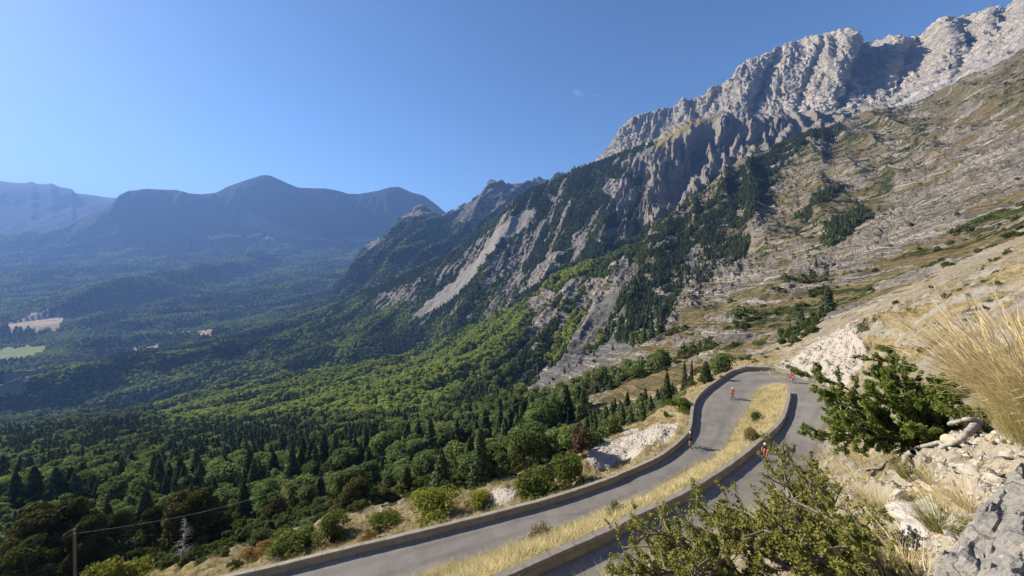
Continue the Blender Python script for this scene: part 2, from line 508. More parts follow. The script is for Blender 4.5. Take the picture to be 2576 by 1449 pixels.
for a in [(2450, 1400, 2.5), (2576, 1300, 2.9), (2250, 1400, 3.9), (2350, 1260, 4.6), (2300, 1150, 7.0), (2120, 1230, 9.5), (2500, 1130, 5.0), (2576, 1020, 7.5), (2420, 980, 12), (2576, 880, 15), (2330, 900, 25), (2460, 810, 31), (2576, 750, 36), (2800, 640, 40), (2576, 690, 52), (2400, 745, 52),
          (2270, 792, 61), (2220, 805, 62), (2160, 838, 65), (2060, 895, 69), (1990, 918, 73), (2150, 935, 60), (2200, 890, 61), (2110, 920, 63.5), (2200, 1040, 28), (2150, 1110, 24), (2080, 1150, 28), (2350, 1080, 11), (2000, 1300, 10.5), (1850, 1400, 10.5), (1700, 1460, 11.5), (2250, 940, 40), (2380, 850, 40),
          # below the outer parapet
          (1640, 1090, 50), (1600, 1130, 46), (1560, 1095, 58), (1500, 1155, 45), (1680, 1055, 60), (1480, 1105, 72), (1300, 1220, 42), (1100, 1270, 40.5), (900, 1318, 39), (700, 1375, 37), (500, 1425, 35.5), (350, 1475, 36), (1600, 1050, 82), (1250, 1170, 62), (1000, 1220, 66), (700, 1290, 64), (400, 1340, 62), (0, 1400, 62), (100, 1480, 47), (-300, 1500, 50), (-300, 1350, 90),
          (1300, 1120, 100), (1000, 1175, 110), (700, 1220, 110), (400, 1250, 110), (0, 1275, 110), (-400, 1300, 110), (1600, 1008, 112), (1450, 1050, 110), (1700, 985, 92), (1760, 958, 92), (1800, 925, 110), (1850, 905, 98), (1930, 885, 110), (1960, 895, 92), (2000, 868, 105), (2060, 840, 105), (2140, 806, 100), (2250, 745, 100), (2400, 690, 100), (2576, 610, 100), (2900, 470, 100)]:
    S(*a)
# just outside the outer parapet and on the island
to = np.gradient(OW, axis=0); to[:, 2] = 0; to /= np.linalg.norm(to, axis=1)[:, None]
so_ = np.stack([to[:, 1], -to[:, 0], 0 * to[:, 0]], 1)
cen = np.array([30.0, 40.0, 0])
if ((OW[60] + so_[60] - cen) ** 2).sum() < ((OW[60] - so_[60] - cen) ** 2).sum(): so_ = -so_
for k in range(4, len(OW), 9):
    p = OW[k] + so_[k] * 1.3; p[2] -= 0.35; _spots.append(p)
    if OW[k, 1] < 48: p = OW[k] + so_[k] * 4.5; p[2] -= 1.6; _spots.append(p)
for k in range(2, len(IW), 8):
    p = IW[k] - side[k] * 0.75; p[2] -= 0.15; _spots.append(p)
for k in range(0, len(RE), 8): _spots.append(RE[k])
for k in range(0, NLOW, 9):
    for j in (0, 6, 13): _spots.append(R1[k, j])
for k in range(0, NUP, 12):
    for j in (0, 6): _spots.append(R2[k, j])
_spots = np.array(_spots)
# drop near-duplicates
keep = []
for i, p in enumerate(_spots):
    if all(np.hypot(*(p[:2] - _spots[j][:2])) > 0.9 for j in keep[-400:]): keep.append(i)
_spots = _spots[keep]
def _phi(r2): return np.sqrt(r2 + 1.0)
def _fit():
    P = _spots[:, :2]; n = len(P)
    A = _phi(((P[:, None] - P[None]) ** 2).sum(-1)) + np.eye(n) * -0.05
    B = np.concatenate([np.ones((n, 1)), P], 1)
    M = np.block([[A, B], [B.T, np.zeros((3, 3))]])
    return np.linalg.solve(M, np.concatenate([_spots[:, 2], np.zeros(3)]))
_wt = _fit()
def NH_height(x, y):
    x = np.asarray(x, float).ravel(); y = np.asarray(y, float).ravel()
    out = np.empty(len(x))
    P = _spots[:, :2]; n = len(P)
    for s in range(0, len(x), 20000):
        q = np.stack([x[s:s + 20000], y[s:s + 20000]], 1)
        r2 = (q ** 2).sum(1)[:, None] + (P ** 2).sum(1)[None] - 2 * q @ P.T
        out[s:s + 20000] = _phi(np.maximum(r2, 0)) @ _wt[:n] + _wt[n] + q @ _wt[n + 1:]
    return out

def near_dist(x, y, pts, cell=2.0, maxd=4.0):
    """distance from (x,y) to the nearest of pts (and its index), up to maxd"""
    d = np.full(len(x), maxd); idx = np.full(len(x), -1)
    bb = (x > pts[:, 0].min() - maxd) & (x < pts[:, 0].max() + maxd) & (y > pts[:, 1].min() - maxd) & (y < pts[:, 1].max() + maxd)
    ii = np.nonzero(bb)[0]
    key = {}
    kx = np.floor(pts[:, 0] / cell).astype(int); ky = np.floor(pts[:, 1] / cell).astype(int)
    order = {}
    for i, k in enumerate(zip(kx, ky)): order.setdefault(k, []).append(i)
    qx = np.floor(x[ii] / cell).astype(int); qy = np.floor(y[ii] / cell).astype(int)
    groups = {}
    q = qx * 100003 + qy
    o = np.argsort(q, kind='stable'); qs = q[o]
    st = np.concatenate([[0], np.nonzero(np.diff(qs))[0] + 1, [len(qs)]])
    r = int(math.ceil(maxd / cell))
    for a, b in zip(st[:-1], st[1:]):
        mem = ii[o[a:b]]
        cx, cy = qx[o[a]], qy[o[a]]
        c = []
        for i in range(-r, r + 1):
            for j in range(-r, r + 1): c += order.get((cx + i, cy + j), [])
        if not c: continue
        c = np.array(c)
        dd = (x[mem][:, None] - pts[c, 0][None]) ** 2 + (y[mem][:, None] - pts[c, 1][None]) ** 2
        k = dd.argmin(1); dm = np.sqrt(dd[np.arange(len(mem)), k])
        ok = dm < maxd
        d[mem[ok]] = dm[ok]; idx[mem[ok]] = c[k[ok]]
    return d, idx

def span(*segs):
    out = []
    for a, b, st in segs: out.append(np.arange(a, b, st))
    return np.concatenate(out + [[segs[-1][1]]])

ISLAND = None
def build_near_ground():
    xs = span((-175, -60, 1.3), (-60, -18, 0.45), (-18, 1.0, 0.16), (1.0, 12, 0.05), (12, 20, 0.12), (20, 80, 0.24), (80, 185, 1.4))
    ys = span((-14, 0, 0.6), (0, 1.2, 0.15), (1.2, 10, 0.05), (10, 20, 0.14), (20, 74, 0.25), (74, 118, 0.5))
    Xg, Yg = np.meshgrid(xs, ys)
    Zg = NH_height(Xg, Yg).reshape(Xg.shape)
    x = Xg.ravel(); y = Yg.ravel()
    d, idx = near_dist(x, y, ROADV, 1.5, 3.0)
    dr = d.reshape(Xg.shape)
    rz = np.where(idx >= 0, ROADV[np.maximum(idx, 0), 2], 0).reshape(Xg.shape)
    off_road = sstep(0.4, 2.6, dr)
    PX, PY = scr(Xg, Yg, Zg)
    G = np.zeros(Xg.shape + (3,), np.float32)
    base = np.array((0.05, 0.50, 0.0), np.float32)
    G[:] = base
    wob = 10
    jx = PX + wob * fbm(Xg / 2.2, Yg / 2.2, 1.0, 3) * 1.3; jy = PY + wob * fbm(Xg / 2.2, Yg / 2.2, 5.0, 3) * 1.3
    vis = Yg > 0.8
    def P(poly, val):
        mk = in_poly(jx, jy, poly) & vis
        G[mk] = val
    far = Yg > 24
    # forest floor on the lower slopes
    P([(-900, 2600), (-900, 900), (1420, 1040), (1700, 930), (1850, 900), (1840, 925), (1740, 985), (1720, 1010), (1560, 1085), (1470, 1135), (1400, 1180), (1250, 1215), (1040, 1255), (900, 1290), (640, 1370), (560, 1405), (470, 1430), (350, 1500), (0, 2000)], (0.85, 0.3, 0.0))
    P([(300, 1560), (300, 1455), (560, 1405), (640, 1372), (900, 1296), (1040, 1258), (1250, 1215), (1480, 1130), (1600, 1065), (1740, 985), (1770, 990), (1735, 1110), (1500, 1240), (1000, 1370), (600, 1470)], (0.08, 0.88, 0.0))
    P([(1560, 960), (1850, 880), (1850, 920), (1800, 950), (1760, 985), (1700, 990), (1560, 1010), (1430, 1040), (1440, 1020)], (0.22, 0.8, 0.0))
    P([(1430, 1035), (1500, 1000), (1620, 940), (1700, 910), (1850, 870), (1960, 880), (1960, 905), (1860, 918), (1800, 945), (1765, 985), (1700, 990), (1640, 1003), (1560, 1015), (1480, 1040)], (0.12, 0.8, 0.0))
    # pale stony patch below the parapet
    P([(1480, 1135), (1560, 1095), (1640, 1070), (1720, 1060), (1690, 1095), (1640, 1125), (1560, 1160), (1500, 1180), (1470, 1165)], (0.0, 0.05, 0.85))
    P([(1225, 1245), (1290, 1225), (1330, 1235), (1260, 1275)], (0, 0.1, 0.7))
    P([(470, 1430), (620, 1395), (650, 1410), (560, 1450), (430, 1470)], (0.15, 0.85, 0.1))
    # cut rock face beside the hairpin
    P([(1950, 930), (2010, 890), (2080, 850), (2150, 815), (2210, 790), (2290, 765), (2310, 790), (2260, 840), (2190, 880), (2170, 930), (2110, 975), (2030, 950)], (0, 0.0, 0.95))
    cut_ = in_poly(jx, jy, [(1950, 930), (2010, 890), (2080, 850), (2150, 815), (2210, 790), (2290, 765), (2310, 790), (2260, 840), (2190, 880), (2170, 930), (2110, 975), (2030, 950)]) & vis & (Yg > 40)
    P([(2260, 790), (2400, 730), (2640, 650), (2640, 720), (2480, 790), (2380, 860), (2280, 870), (2230, 860)], (0.12, 0.50, 0.0))
    bank = in_poly(jx, jy, [(2120, 800), (2300, 740), (2700, 560), (2900, 560), (2900, 900), (2420, 900), (2300, 930), (2200, 900)]) & vis & (Yg > 14)
    sbk = Xg * 0.45 + Yg * 0.15 + Zg * 0.88
    nbk = fbm(sbk / 1.6, (Xg * 0.3 + Yg * 0.95) / 9.0, 2.0, 4, 0.55); nb2 = fbm(sbk / 2.6, (Xg * 0.3 + Yg * 0.95) / 7.0, 7.0, 3)
    G[bank] = np.stack([np.clip(0.16 + 0.9 * nb2, 0, 0.75), np.clip(0.50 + 1.3 * nbk, 0, 1), 0 * nbk], -1)[bank]
    # strata below the right-hand bush and foreground rocks
    P([(2060, 1100), (2130, 1060), (2240, 1060), (2260, 1120), (2180, 1180), (2100, 1150)], (0, 0.05, 0.0))
    P([(2200, 1280), (2260, 1210), (2330, 1130), (2420, 1060), (2600, 1060), (2700, 1100), (2700, 1500), (2150, 1500)], (0, 0.12, 0.15))
    P([(2290, 1250), (2350, 1230), (2400, 1290), (2330, 1360), (2290, 1320)], (0, 0.75, 0.0))
    P([(2200, 1390), (2290, 1400), (2350, 1500), (2150, 1500)], (0, 0.9, 0.0))
    slab = in_poly(jx * 0.3 + PX * 0.7, jy * 0.3 + PY * 0.7, [(2360, 1460), (2390, 1400), (2450, 1330), (2500, 1270), (2540, 1200), (2590, 1140), (2760, 1040), (2900, 1200), (2900, 1700), (2300, 1700)]) & vis & (Yg < 8)
    G[slab] = (0, 0, 0)
    # island: straw grass
    isl = (dr > 0.3) & in_poly(Xg, Yg, np.concatenate([LE[:, :2], IW[::-1, :2]], 0))
    G[isl] = (0.12, 0.95, 0.0)
    rk = 1 - np.clip(G[..., 1] * 1.1 + G[..., 0] + G[..., 2] * 1.2, 0, 1)
    rk[cut_] = 1.0
    rk = blur(rk, 2)
    amp = np.clip(Yg / 30.0, 0.25, 1.0)
    nz = 0.55 * fbm(Xg / 3.4, Yg / 3.4, Zg / 3.4, 5, 0.55) * amp
    rk_ = (rk > 0.1) & (Yg > 10)
    bl_ = np.zeros_like(Xg); bl_[rk_] = 0.55 * blocks(Xg[rk_] / 2.4, Yg[rk_] / 2.4, Zg[rk_] / 1.8, 3) + 0.25 * blocks(Xg[rk_] / 0.9, Yg[rk_] / 0.9, Zg[rk_] / 0.8, 7)
    nr_ = (rk > 0.1) & (Yg <= 10) & (Xg > 0)
    bl_[nr_] = 0.10 * blocks(Xg[nr_] / 0.5, Yg[nr_] / 0.5, Zg[nr_] / 0.35, 5) + 0.05 * blocks(Xg[nr_] / 0.19, Yg[nr_] / 0.19, Zg[nr_] / 0.15, 9)
    nz += rk * bl_
    nz += rk * 0.35 * (ridged(Xg / 2.6, Yg / 2.6, Zg / 2.6, 5, 0.62) - 0.5) * np.clip(Yg / 45.0, 0.10, 1.0)
    closeby = Yg < 14
    s = Xg * 0.62 + Yg * 0.1 + Zg * 0.78 + 0.25 * fbm(Xg / 1.3, Yg / 1.3, Zg / 1.3, 3)
    sp = s / 0.34 - np.floor(s / 0.34)
    nz += np.where(closeby, rk * 0.16 * np.minimum(sp * 3, 1) * (1 - sp) * 2, 0)
    nz += np.where(closeby, 0.05 * fbm(Xg / 0.35, Yg / 0.35, Zg / 0.35, 4, 0.6), 0)
    slabf = blur(slab.astype(np.float32), 5)
    Zs = -1.45 + 0.40 * Xg - 0.62 * Yg + 0.05 * fbm(Xg / 0.9, Yg / 0.9, 0, 4) + 0.06 * np.floor((Xg * 0.6 + Yg * 0.8) / 0.5 + 0.3 * fbm(Xg, Yg, 2.0, 3)) % 0.06
    nz += 0.30 * blur(bank.astype(np.float32), 3) * (np.minimum(((sbk / 1.1) % 1.0) * 5, 1) * (1 - (sbk / 1.1) % 1.0))
    Zg = Zg + nz * off_road
    on = dr < 2.6
    Zg = np.where(on, Zg * off_road + (rz - 0.07) * (1 - off_road), Zg)
    # keep a low clearing right round the camera
    rc = np.hypot(Xg, Yg)
    Zg = np.where(rc < 2.2, np.minimum(Zg, -1.45), Zg)
    LAYERS['slab'] = slabf
    A = {'m': blur(G, 1).reshape(-1, 3), 'slab': slabf.ravel()}
    o = mesh_obj('hillside', np.stack([Xg, Yg, Zg], -1).reshape(-1, 3), grid_faces(*Xg.shape), M_near, attrs=A)
    tag(o, 'steep stony hillside with straw grass around the hairpin road', 'hillside', kind='structure')
    LAYERS['ground'] = dict(X=Xg, Y=Yg, Z=Zg, PX=PX, PY=PY, M=G, ts=None, xs=xs, ys=ys, isl=isl, dr=dr, slab=slab)

def ground_z(x, y):
    L = LAYERS['ground']; xs, ys, Z = L['xs'], L['ys'], L['Z']
    x = np.atleast_1d(np.asarray(x, float)); y = np.atleast_1d(np.asarray(y, float))
    i = np.clip(np.searchsorted(xs, x) - 1, 0, len(xs) - 2); j = np.clip(np.searchsorted(ys, y) - 1, 0, len(ys) - 2)
    u = (x - xs[i]) / (xs[i + 1] - xs[i]); v = (y - ys[j]) / (ys[j + 1] - ys[j])
    return (Z[j, i] * (1 - u) + Z[j, i + 1] * u) * (1 - v) + (Z[j + 1, i] * (1 - u) + Z[j + 1, i + 1] * u) * v

def hit(px, py, y0=1.5, y1=117.0, n=3000):
    """first point of the near ground on the line of sight through a pixel of the photograph"""
    Y = np.geomspace(y0, y1, n)
    x = (px - CX) / FPX * Y; z = -(py - HY) / FPX * Y
    g = ground_z(x, Y)
    k = np.argmax(g >= z)
    if g[k] < z[k]: k = n - 1
    return np.array([x[k], Y[k], g[k]])

def asphalt_mat():
    t = NT('asphalt'); p = t.pos()
    f = t.noise(p, 60, 3, 0.8); b = t.noise(p, 0.55, 4, 0.6); st = t.noise(t.mapping(p, (1, 1, 1), (0, 0, 0), (3, 1, 0)), 0.16, 3, 0.55)
    c = t.mix(t.step(b, 0.3, 0.7), (0.155, 0.142, 0.127), (0.205, 0.189, 0.169))
    c = t.mix(t.math('MULTIPLY', t.step(st, 0.5, 0.66), 0.5), c, (0.20, 0.19, 0.175))
    c = t.mix(t.math('MULTIPLY', t.step(f, 0.45, 0.75), 0.35), c, (0.26, 0.25, 0.235))
    a = t.attr('edge')
    dust = t.step(t.math('ADD', a, t.math('MULTIPLY', t.math('SUBTRACT', t.noise(p, 2.2, 4, 0.65), 0.5), 0.8)), 0.62, 1.0)
    c = t.mix(t.math('MULTIPLY', dust, 0.8), c, (0.33, 0.28, 0.20))
    lane = t.math('ABSOLUTE', t.math('SUBTRACT', a, 0.42))
    c = t.mix(t.math('MULTIPLY', t.math('MULTIPLY', t.step(lane, 0.22, 0.05), t.step(t.noise(p, 0.3, 3, 0.6), 0.35, 0.65)), 0.5), c, (0.115, 0.106, 0.096))
    crack = t.voro(t.mix(0.25, p, t.noise(p, 1.5, 3, 0.6, color=True), 'ADD'), 0.22, 'DISTANCE_TO_EDGE')
    c = t.mix(t.math('MULTIPLY', t.math('MULTIPLY', t.step(crack, 0.010, 0.002), t.step(t.noise(p, 0.11, 2, 0.5), 0.56, 0.66)), 0.3), c, (0.06, 0.057, 0.055))
    return t.bsdf(c, 0.85, t.bump(f, 0.35, 0.01), 0.25)

def build_road():
    R, C = ROAD.shape[:2]
    V = ROAD.copy(); V[..., 2] += 0.02
    V[..., 2] += 0.03 * np.sin(np.linspace(0, np.pi, C))[None]
    V[:, 0, 2] -= 0.09; V[:, -1, 2] -= 0.09
    edge = np.abs(np.linspace(-1, 1, C))[None] * np.ones((R, 1))
    o = mesh_obj('road', V.reshape(-1, 3), grid_faces(R, C)[:, ::-1], asphalt_mat(), attrs={'edge': edge.ravel()})
    tag(o, 'narrow grey asphalt road turning through a hairpin bend', 'road', kind='structure')

def wall_mat():
    t = NT('parapet_masonry'); p = t.pos()
    u = t.attr('u'); w = t.attr('w')
    cv = t.n('ShaderNodeCombineXYZ'); t.link(u, cv.inputs[0]); t.link(w, cv.inputs[1])
    br = t.n('ShaderNodeTexBrick'); t.link(cv.outputs[0], br.inputs['Vector'])
    br.inputs['Scale'].default_value = 1.0; br.inputs['Brick Width'].default_value = 1.7; br.inputs['Row Height'].default_value = 0.62
    br.inputs['Mortar Size'].default_value = 0.045; br.inputs['Mortar Smooth'].default_value = 0.4
    br.inputs['Color1'].default_value = (0.36, 0.32, 0.26, 1); br.inputs['Color2'].default_value = (0.215, 0.187, 0.148, 1); br.inputs['Mortar'].default_value = (0.11, 0.098, 0.082, 1)
    n = t.noise(p, 3.5, 5, 0.7); n2 = t.noise(p, 0.5, 4, 0.6)
    c = t.mix(0.55, br.outputs['Color'], t.mix(t.step(n, 0.3, 0.7), (0.22, 0.195, 0.16), (0.36, 0.325, 0.27)))
    c = t.mix(t.math('MULTIPLY', t.step(n2, 0.5, 0.7), 0.45), c, (0.20, 0.185, 0.165))
    c = t.mix(t.math('MULTIPLY', t.step(t.noise(p, 9, 3, 0.7), 0.6, 0.72), 0.5), c, (0.12, 0.11, 0.10))
    return t.bsdf(c, 0.92, t.bump(t.math('ADD', n, t.math('MULTIPLY', br.outputs['Fac'], -0.4)), 0.5, 0.03), 0.1)
M_wall = wall_mat()

def parapet(name, line, outward, depth, thick, label, group=None, h=WALL_H):
    """parapet wall following the road edge: profile swept along the line"""
    n = len(line)
    prof = [(0.0, -0.25), (0.0, h - 0.03), (0.03, h), (thick - 0.03, h + 0.01), (thick, h - 0.03)] + [(thick + 0.02 * k, h - 0.03 - k * 0.5) for k in range(1, int(depth / 0.5) + 2)]
    prof = np.array(prof); k = len(prof)
    d = np.concatenate([[0], np.cumsum(np.linalg.norm(np.diff(line, axis=0), axis=1))])
    V = line[:, None, :] + outward[:, None, :] * prof[None, :, 0, None]
    V[..., 2] += prof[None, :, 1]
    wear = 0.035 * fbm(d / 1.3, 4.0, 0.0, 4)
    V[:, 1:5, 2] += wear[:, None]
    V += 0.012 * np.stack([fbm(V[..., 0] * 2.1, V[..., 1] * 2.1, V[..., 2] * 2.1 + 5 * i, 2) for i in range(3)], -1)
    f = grid_faces(n, k)
    ww = np.cumsum(np.concatenate([[0], np.linalg.norm(np.diff(prof, axis=0), axis=1)]))
    U = (d[:, None] + 0 * ww[None]).ravel(); Wv = (0 * d[:, None] + ww[None]).ravel()
    cap0 = [[i, i + 1, k - 1 - i, k - 1 - i] for i in range(0)]
    vs = V.reshape(-1, 3)
    o = mesh_obj(name, vs, f, M_wall, attrs={'u': U, 'w': Wv}, smooth=False)
    bm = bmesh.new(); bm.from_mesh(o.data)
    bm.verts.ensure_lookup_table()
    for base in (0, (n - 1) * k):
        bm.faces.new([bm.verts[base + i] for i in range(k)])
    bmesh.ops.recalc_face_normals(bm, faces=bm.faces)
    bm.to_mesh(o.data); bm.free()
    tag(o, label, 'parapet wall')
    return o
# ---- near mountainside (from just past the road up to the crest against the ravine)
def build_near_mountain():
    px = np.concatenate([np.linspace(-420, 1150, 420, endpoint=False), np.linspace(1150, 2700, 900, endpoint=False), np.linspace(2700, 3050, 60)])
    C0x = px
    zs = NH_height((px - CX) / FPX * 78.0, np.full(px.shape, 78.0)) - 2.2
    c00 = list(zip(px, HY - FPX * zs / 78.0, np.full(px.shape, 78.0)))
    zs = NH_height((px - CX) / FPX * 104.0, np.full(px.shape, 104.0)) - 0.25
    c0 = list(zip(px, HY - FPX * zs / 104.0, np.full(px.shape, 104.0)))
    cols = [-420, 0, 300, 600, 900, 1200, 1350, 1500, 1650, 1800, 1950, 2100, 2250, 2400, 2576, 3050]
    c1 = list(zip(cols, [1330, 1235, 1215, 1195, 1160, 1110, 1060, 1003, 935, 880, 840, 778, 705, 640, 550, 350], [160] * 16))
    c2 = [(-420, 1180, 300), (0, 1150, 300), (300, 1130, 300), (600, 1105, 300), (900, 1070, 300), (1120, 1045, 290), (1204, 1029, 280), (1300, 990, 275), (1406, 950, 265), (1482, 912, 260), (1553, 884, 258), (1621, 857, 255), (1708, 813, 252), (1789, 788, 252),
          (1870, 745, 252), (1960, 700, 255), (2010, 684, 260), (2100, 672, 265), (2250, 610, 270), (2400, 545, 270), (2576, 465, 265), (3050, 230, 260)]
    c3 = [(-420, 1150, 350), (0, 1130, 350), (300, 1112, 350), (600, 1085, 350), (900, 1050, 350), (1120, 1042, 340), (1204, 1052, 330), (1300, 1020, 325), (1406, 985, 320), (1482, 955, 315), (1553, 930, 312), (1621, 905, 310), (1708, 865, 310), (1789, 835, 310),
          (1870, 790, 310), (1960, 715, 310), (2010, 672, 310), (2100, 648, 310), (2250, 585, 315), (2400, 518, 315), (2576, 435, 310), (3050, 190, 300)]
    c4 = list(zip(cols, [1125, 1110, 1090, 1060, 1020, 1005, 955, 885, 825, 770, 695, 612, 550, 480, 392, 140], [450, 450, 450, 450, 440, 420, 420, 420, 420, 420, 400, 390, 390, 390, 380, 360]))
    c5 = list(zip(cols, [1105, 1090, 1066, 1022, 972, 912, 845, 775, 705, 640, 560, 500, 445, 385, 305, 40], [640, 640, 640, 640, 640, 600, 590, 580, 580, 590, 590, 570, 560, 540, 510, 470]))
    K1 = [(-420, 1090, 850), (0, 1074, 820), (300, 1046, 820), (600, 972, 900), (900, 926, 930), (1069, 895, 930), (1184, 828, 880), (1251, 802, 860), (1343, 756, 840), (1390, 706, 840), (1466, 672, 830), (1513, 654, 830), (1600, 618, 830), (1632, 585, 830), (1700, 532, 850),
          (1763, 481, 880), (1821, 429, 900), (1941, 371, 950), (2000, 350, 960), (2060, 330, 960), (2100, 322, 970), (2147, 290, 980), (2271, 262, 930), (2396, 219, 880), (2492, 164, 830), (2576, 126, 790), (2700, 70, 740), (3050, -120, 650)]
    K2 = [(a, b + 10, c * 1.04) for a, b, c in K1]
    K3 = [(a, b + (60 if a < 900 else 150), c * 1.32) for a, b, c in K1]
    X, Y, Z, ts = loft(px, [c00, c0, c1, c2, c3, c4, c5, K1, K2, K3], [4, 50, 90, 22, 60, 120, 190, 8, 14], 5)
    PX, PY = scr(X, Y, Z)
    # what covers the ground, traced on the slope
    spec = [
        ([(-420, 1500), (-420, 700), (900, 700), (1069, 880), (1184, 810), (1300, 760), (1390, 690), (1513, 640), (1609, 600), (1680, 560), (1720, 640), (1700, 740), (1690, 810), (1640, 850), (1560, 880), (1480, 915), (1400, 955), (1204, 1031), (1350, 1030), (1480, 985), (1560, 950), (1640, 905), (1740, 880), (1700, 920), (1560, 960), (1440, 1020), (1400, 1060), (1500, 1040), (1640, 1010), (1850, 930), (1850, 1000), (1400, 1500)], F_),
        # right-hand mountainside: rock beds with grass
        ([(1650, 570), (1763, 470), (1821, 420), (2000, 330), (2147, 270), (2400, 190), (2640, 60), (3050, -200), (3050, 800), (2300, 800), (1990, 940), (1850, 930), (1760, 890), (1650, 920), (1560, 950), (1480, 970), (1420, 1000), (1300, 1010), (1204, 1031), (1400, 945), (1560, 880), (1660, 840), (1700, 760), (1720, 640), (1690, 590)], (0.04, 0.46, 0.0)),
        ([(2200, 275), (2576, 120), (2700, 40), (2700, 330), (2576, 320), (2400, 330), (2300, 380), (2150, 420), (2130, 330)], (0.22, 0.72, 0)),
        ([(2040, 330), (2150, 288), (2271, 258), (2330, 290), (2200, 350), (2100, 400), (2000, 430), (1960, 420)], (0.45, 0.66, 0)),
        ([(1950, 480), (2060, 410), (2210, 380), (2330, 330), (2480, 240), (2480, 280), (2330, 380), (2200, 420), (2050, 480), (1960, 530)], (0.1, 0.55, 0)),
        ([(1930, 560), (2000, 520), (2100, 460), (2250, 430), (2330, 400), (2300, 440), (2180, 500), (2120, 560), (2000, 620), (1940, 640), (1880, 680), (1900, 620)], (0.40, 0.66, 0)),
        ([(2140, 560), (2260, 500), (2400, 440), (2640, 330), (2700, 470), (2576, 480), (2400, 560), (2260, 640), (2180, 680), (2080, 700), (1980, 690), (2060, 620)], (0.0, 0.02, 0.05)),
        ([(2060, 740), (2160, 690), (2300, 630), (2576, 500), (2760, 400), (2760, 640), (2576, 650), (2400, 690), (2250, 740), (2120, 780), (2000, 820), (1980, 780)], (0.38, 0.72, 0)),
        ([(2400, 560), (2576, 505), (2700, 460), (2700, 560), (2576, 580), (2440, 600)], (0.72, 0.6, 0)),
        ([(2040, 600), (2130, 545), (2190, 510), (2200, 550), (2150, 600), (2080, 640), (2000, 660)], (0.55, 0.6, 0)),
        ([(2150, 400), (2260, 340), (2340, 330), (2330, 370), (2240, 420), (2170, 450)], (0.5, 0.6, 0)),
        ([(2330, 720), (2450, 690), (2576, 650), (2700, 620), (2700, 800), (2400, 800), (2300, 790)], (0.05, 0.45, 0)),
        # tan rib above the ravine
        ([(1660, 850), (1720, 800), (1850, 740), (1980, 690), (2010, 700), (1900, 750), (1790, 810), (1700, 845)], (0.05, 0.95, 0)),
        ([(1700, 880), (1800, 835), (1960, 760), (2060, 750), (1980, 820), (1900, 860), (1820, 900), (1740, 925), (1660, 940)], (0.55, 0.62, 0)),
        ([(1880, 880), (2000, 820), (2060, 790), (2140, 780), (2200, 770), (2060, 850), (1960, 905), (1880, 920)], (0.50, 0.62, 0)),
        ([(1890, 880), (1890, 935), (1700, 1000), (1600, 1030), (1500, 1045), (1420, 1035), (1460, 1000), (1560, 965), (1700, 925), (1850, 880)], (0.10, 0.86, 0)),
        # ravine bed and bare gullies
        ([(1180, 1045), (1250, 1010), (1310, 975), (1370, 935), (1420, 915), (1470, 885), (1530, 860), (1560, 800), (1600, 760), (1580, 830), (1650, 838), (1560, 890), (1470, 930), (1400, 965), (1300, 1005), (1220, 1035)], S_),
        ([(1335, 945), (1380, 920), (1425, 880), (1480, 830), (1530, 740), (1580, 655), (1602, 655), (1570, 740), (1545, 800), (1500, 860), (1450, 900), (1390, 945)], S_),
        ([(1560, 660), (1585, 650), (1612, 670), (1600, 730), (1580, 760), (1555, 740), (1540, 700)], (0, 0.1, 0.6)),
        ([(1355, 745), (1400, 730), (1395, 770), (1350, 790), (1325, 800), (1330, 765)], (0, 0.2, 0.1)),
        ([(1330, 850), (1350, 800), (1400, 780), (1410, 800), (1360, 860)], (0, 0.1, 0.4)),
        ([(1480, 700), (1560, 700), (1560, 735), (1500, 770), (1450, 775)], (0.1, 0.1, 0.3)),
        ([(1705, 640), (1740, 590), (1760, 560), (1775, 600), (1745, 660), (1720, 700), (1690, 700)], S_),
        ([(1690, 720), (1720, 690), (1790, 650), (1850, 620), (1880, 640), (1880, 700), (1830, 745), (1720, 800), (1665, 845), (1675, 800)], (0, 0.05, 0.12)),
        ([(2100, 790), (2170, 760), (2060, 840), (2000, 880), (1960, 890), (1890, 900), (1930, 860), (2010, 830)], (0, 0.12, 0)),
        ([(1180, 1100), (1215, 1060), (1240, 1062), (1200, 1110)], G_),
    ]
    M = tex_mask(PX, PY, spec + [(s_, (9, 0, 0)) for s_ in STRIPS], F_)
    gap = fbm(X / 28.0, Y / 28.0, 3.0, 3) < -0.13
    st_ = M[..., 0] > 5
    M[st_] = F_; M[st_ & gap] = (0.3, 0.45, 0.0)
    # rock beds and grassy ledges follow the bedding
    sb = X * 0.25 + Y * 0.25 + Z * 0.935 + 10 * fbm(X / 80.0, Y / 80.0, Z / 80.0, 3)
    tb = X * 0.75 - Y * 0.65
    open_ = M[..., 0] < 0.8
    nb = fbm(sb / 9.0, tb / 55.0, 3.0, 4, 0.55)
    scree_ = M[..., 2] > 0.5
    M[..., 1] = np.where(open_ & ~scree_, np.clip(M[..., 1] + 1.15 * nb, 0, 1), M[..., 1])
    ng = fbm(sb / 14.0, tb / 40.0, 11.0, 3)
    M[..., 0] = np.where(open_ & ~scree_ & (M[..., 1] > 0.35), np.clip(M[..., 0] + 0.75 * ng, 0, 0.79), np.where(open_, np.minimum(M[..., 0], 0.03), M[..., 0]))
    forest_soft = blur(M[..., 0], 2)
    rocky = (1 - np.clip(M[..., 0] * 1.3 + M[..., 1] * 0.7, 0, 1)) * (1 - 0.7 * (M[..., 2] > 0.9))
    rocky = blur(rocky, 3)
    front = sstep(0.8, 1.6, ts)[:, None] * np.ones_like(X)
    ncrest = np.ones_like(X); ncrest[ts > 6.9] = 0.4
    a, b = gully_coords(X, Y)
    strk = (ridged(a / 26.0, b / 190.0, 6.0, 3) > 1.22) & (M[..., 0] > 0.8) & (Y > 450) & ~in_poly(PX, PY, PALE_ZONE[0])
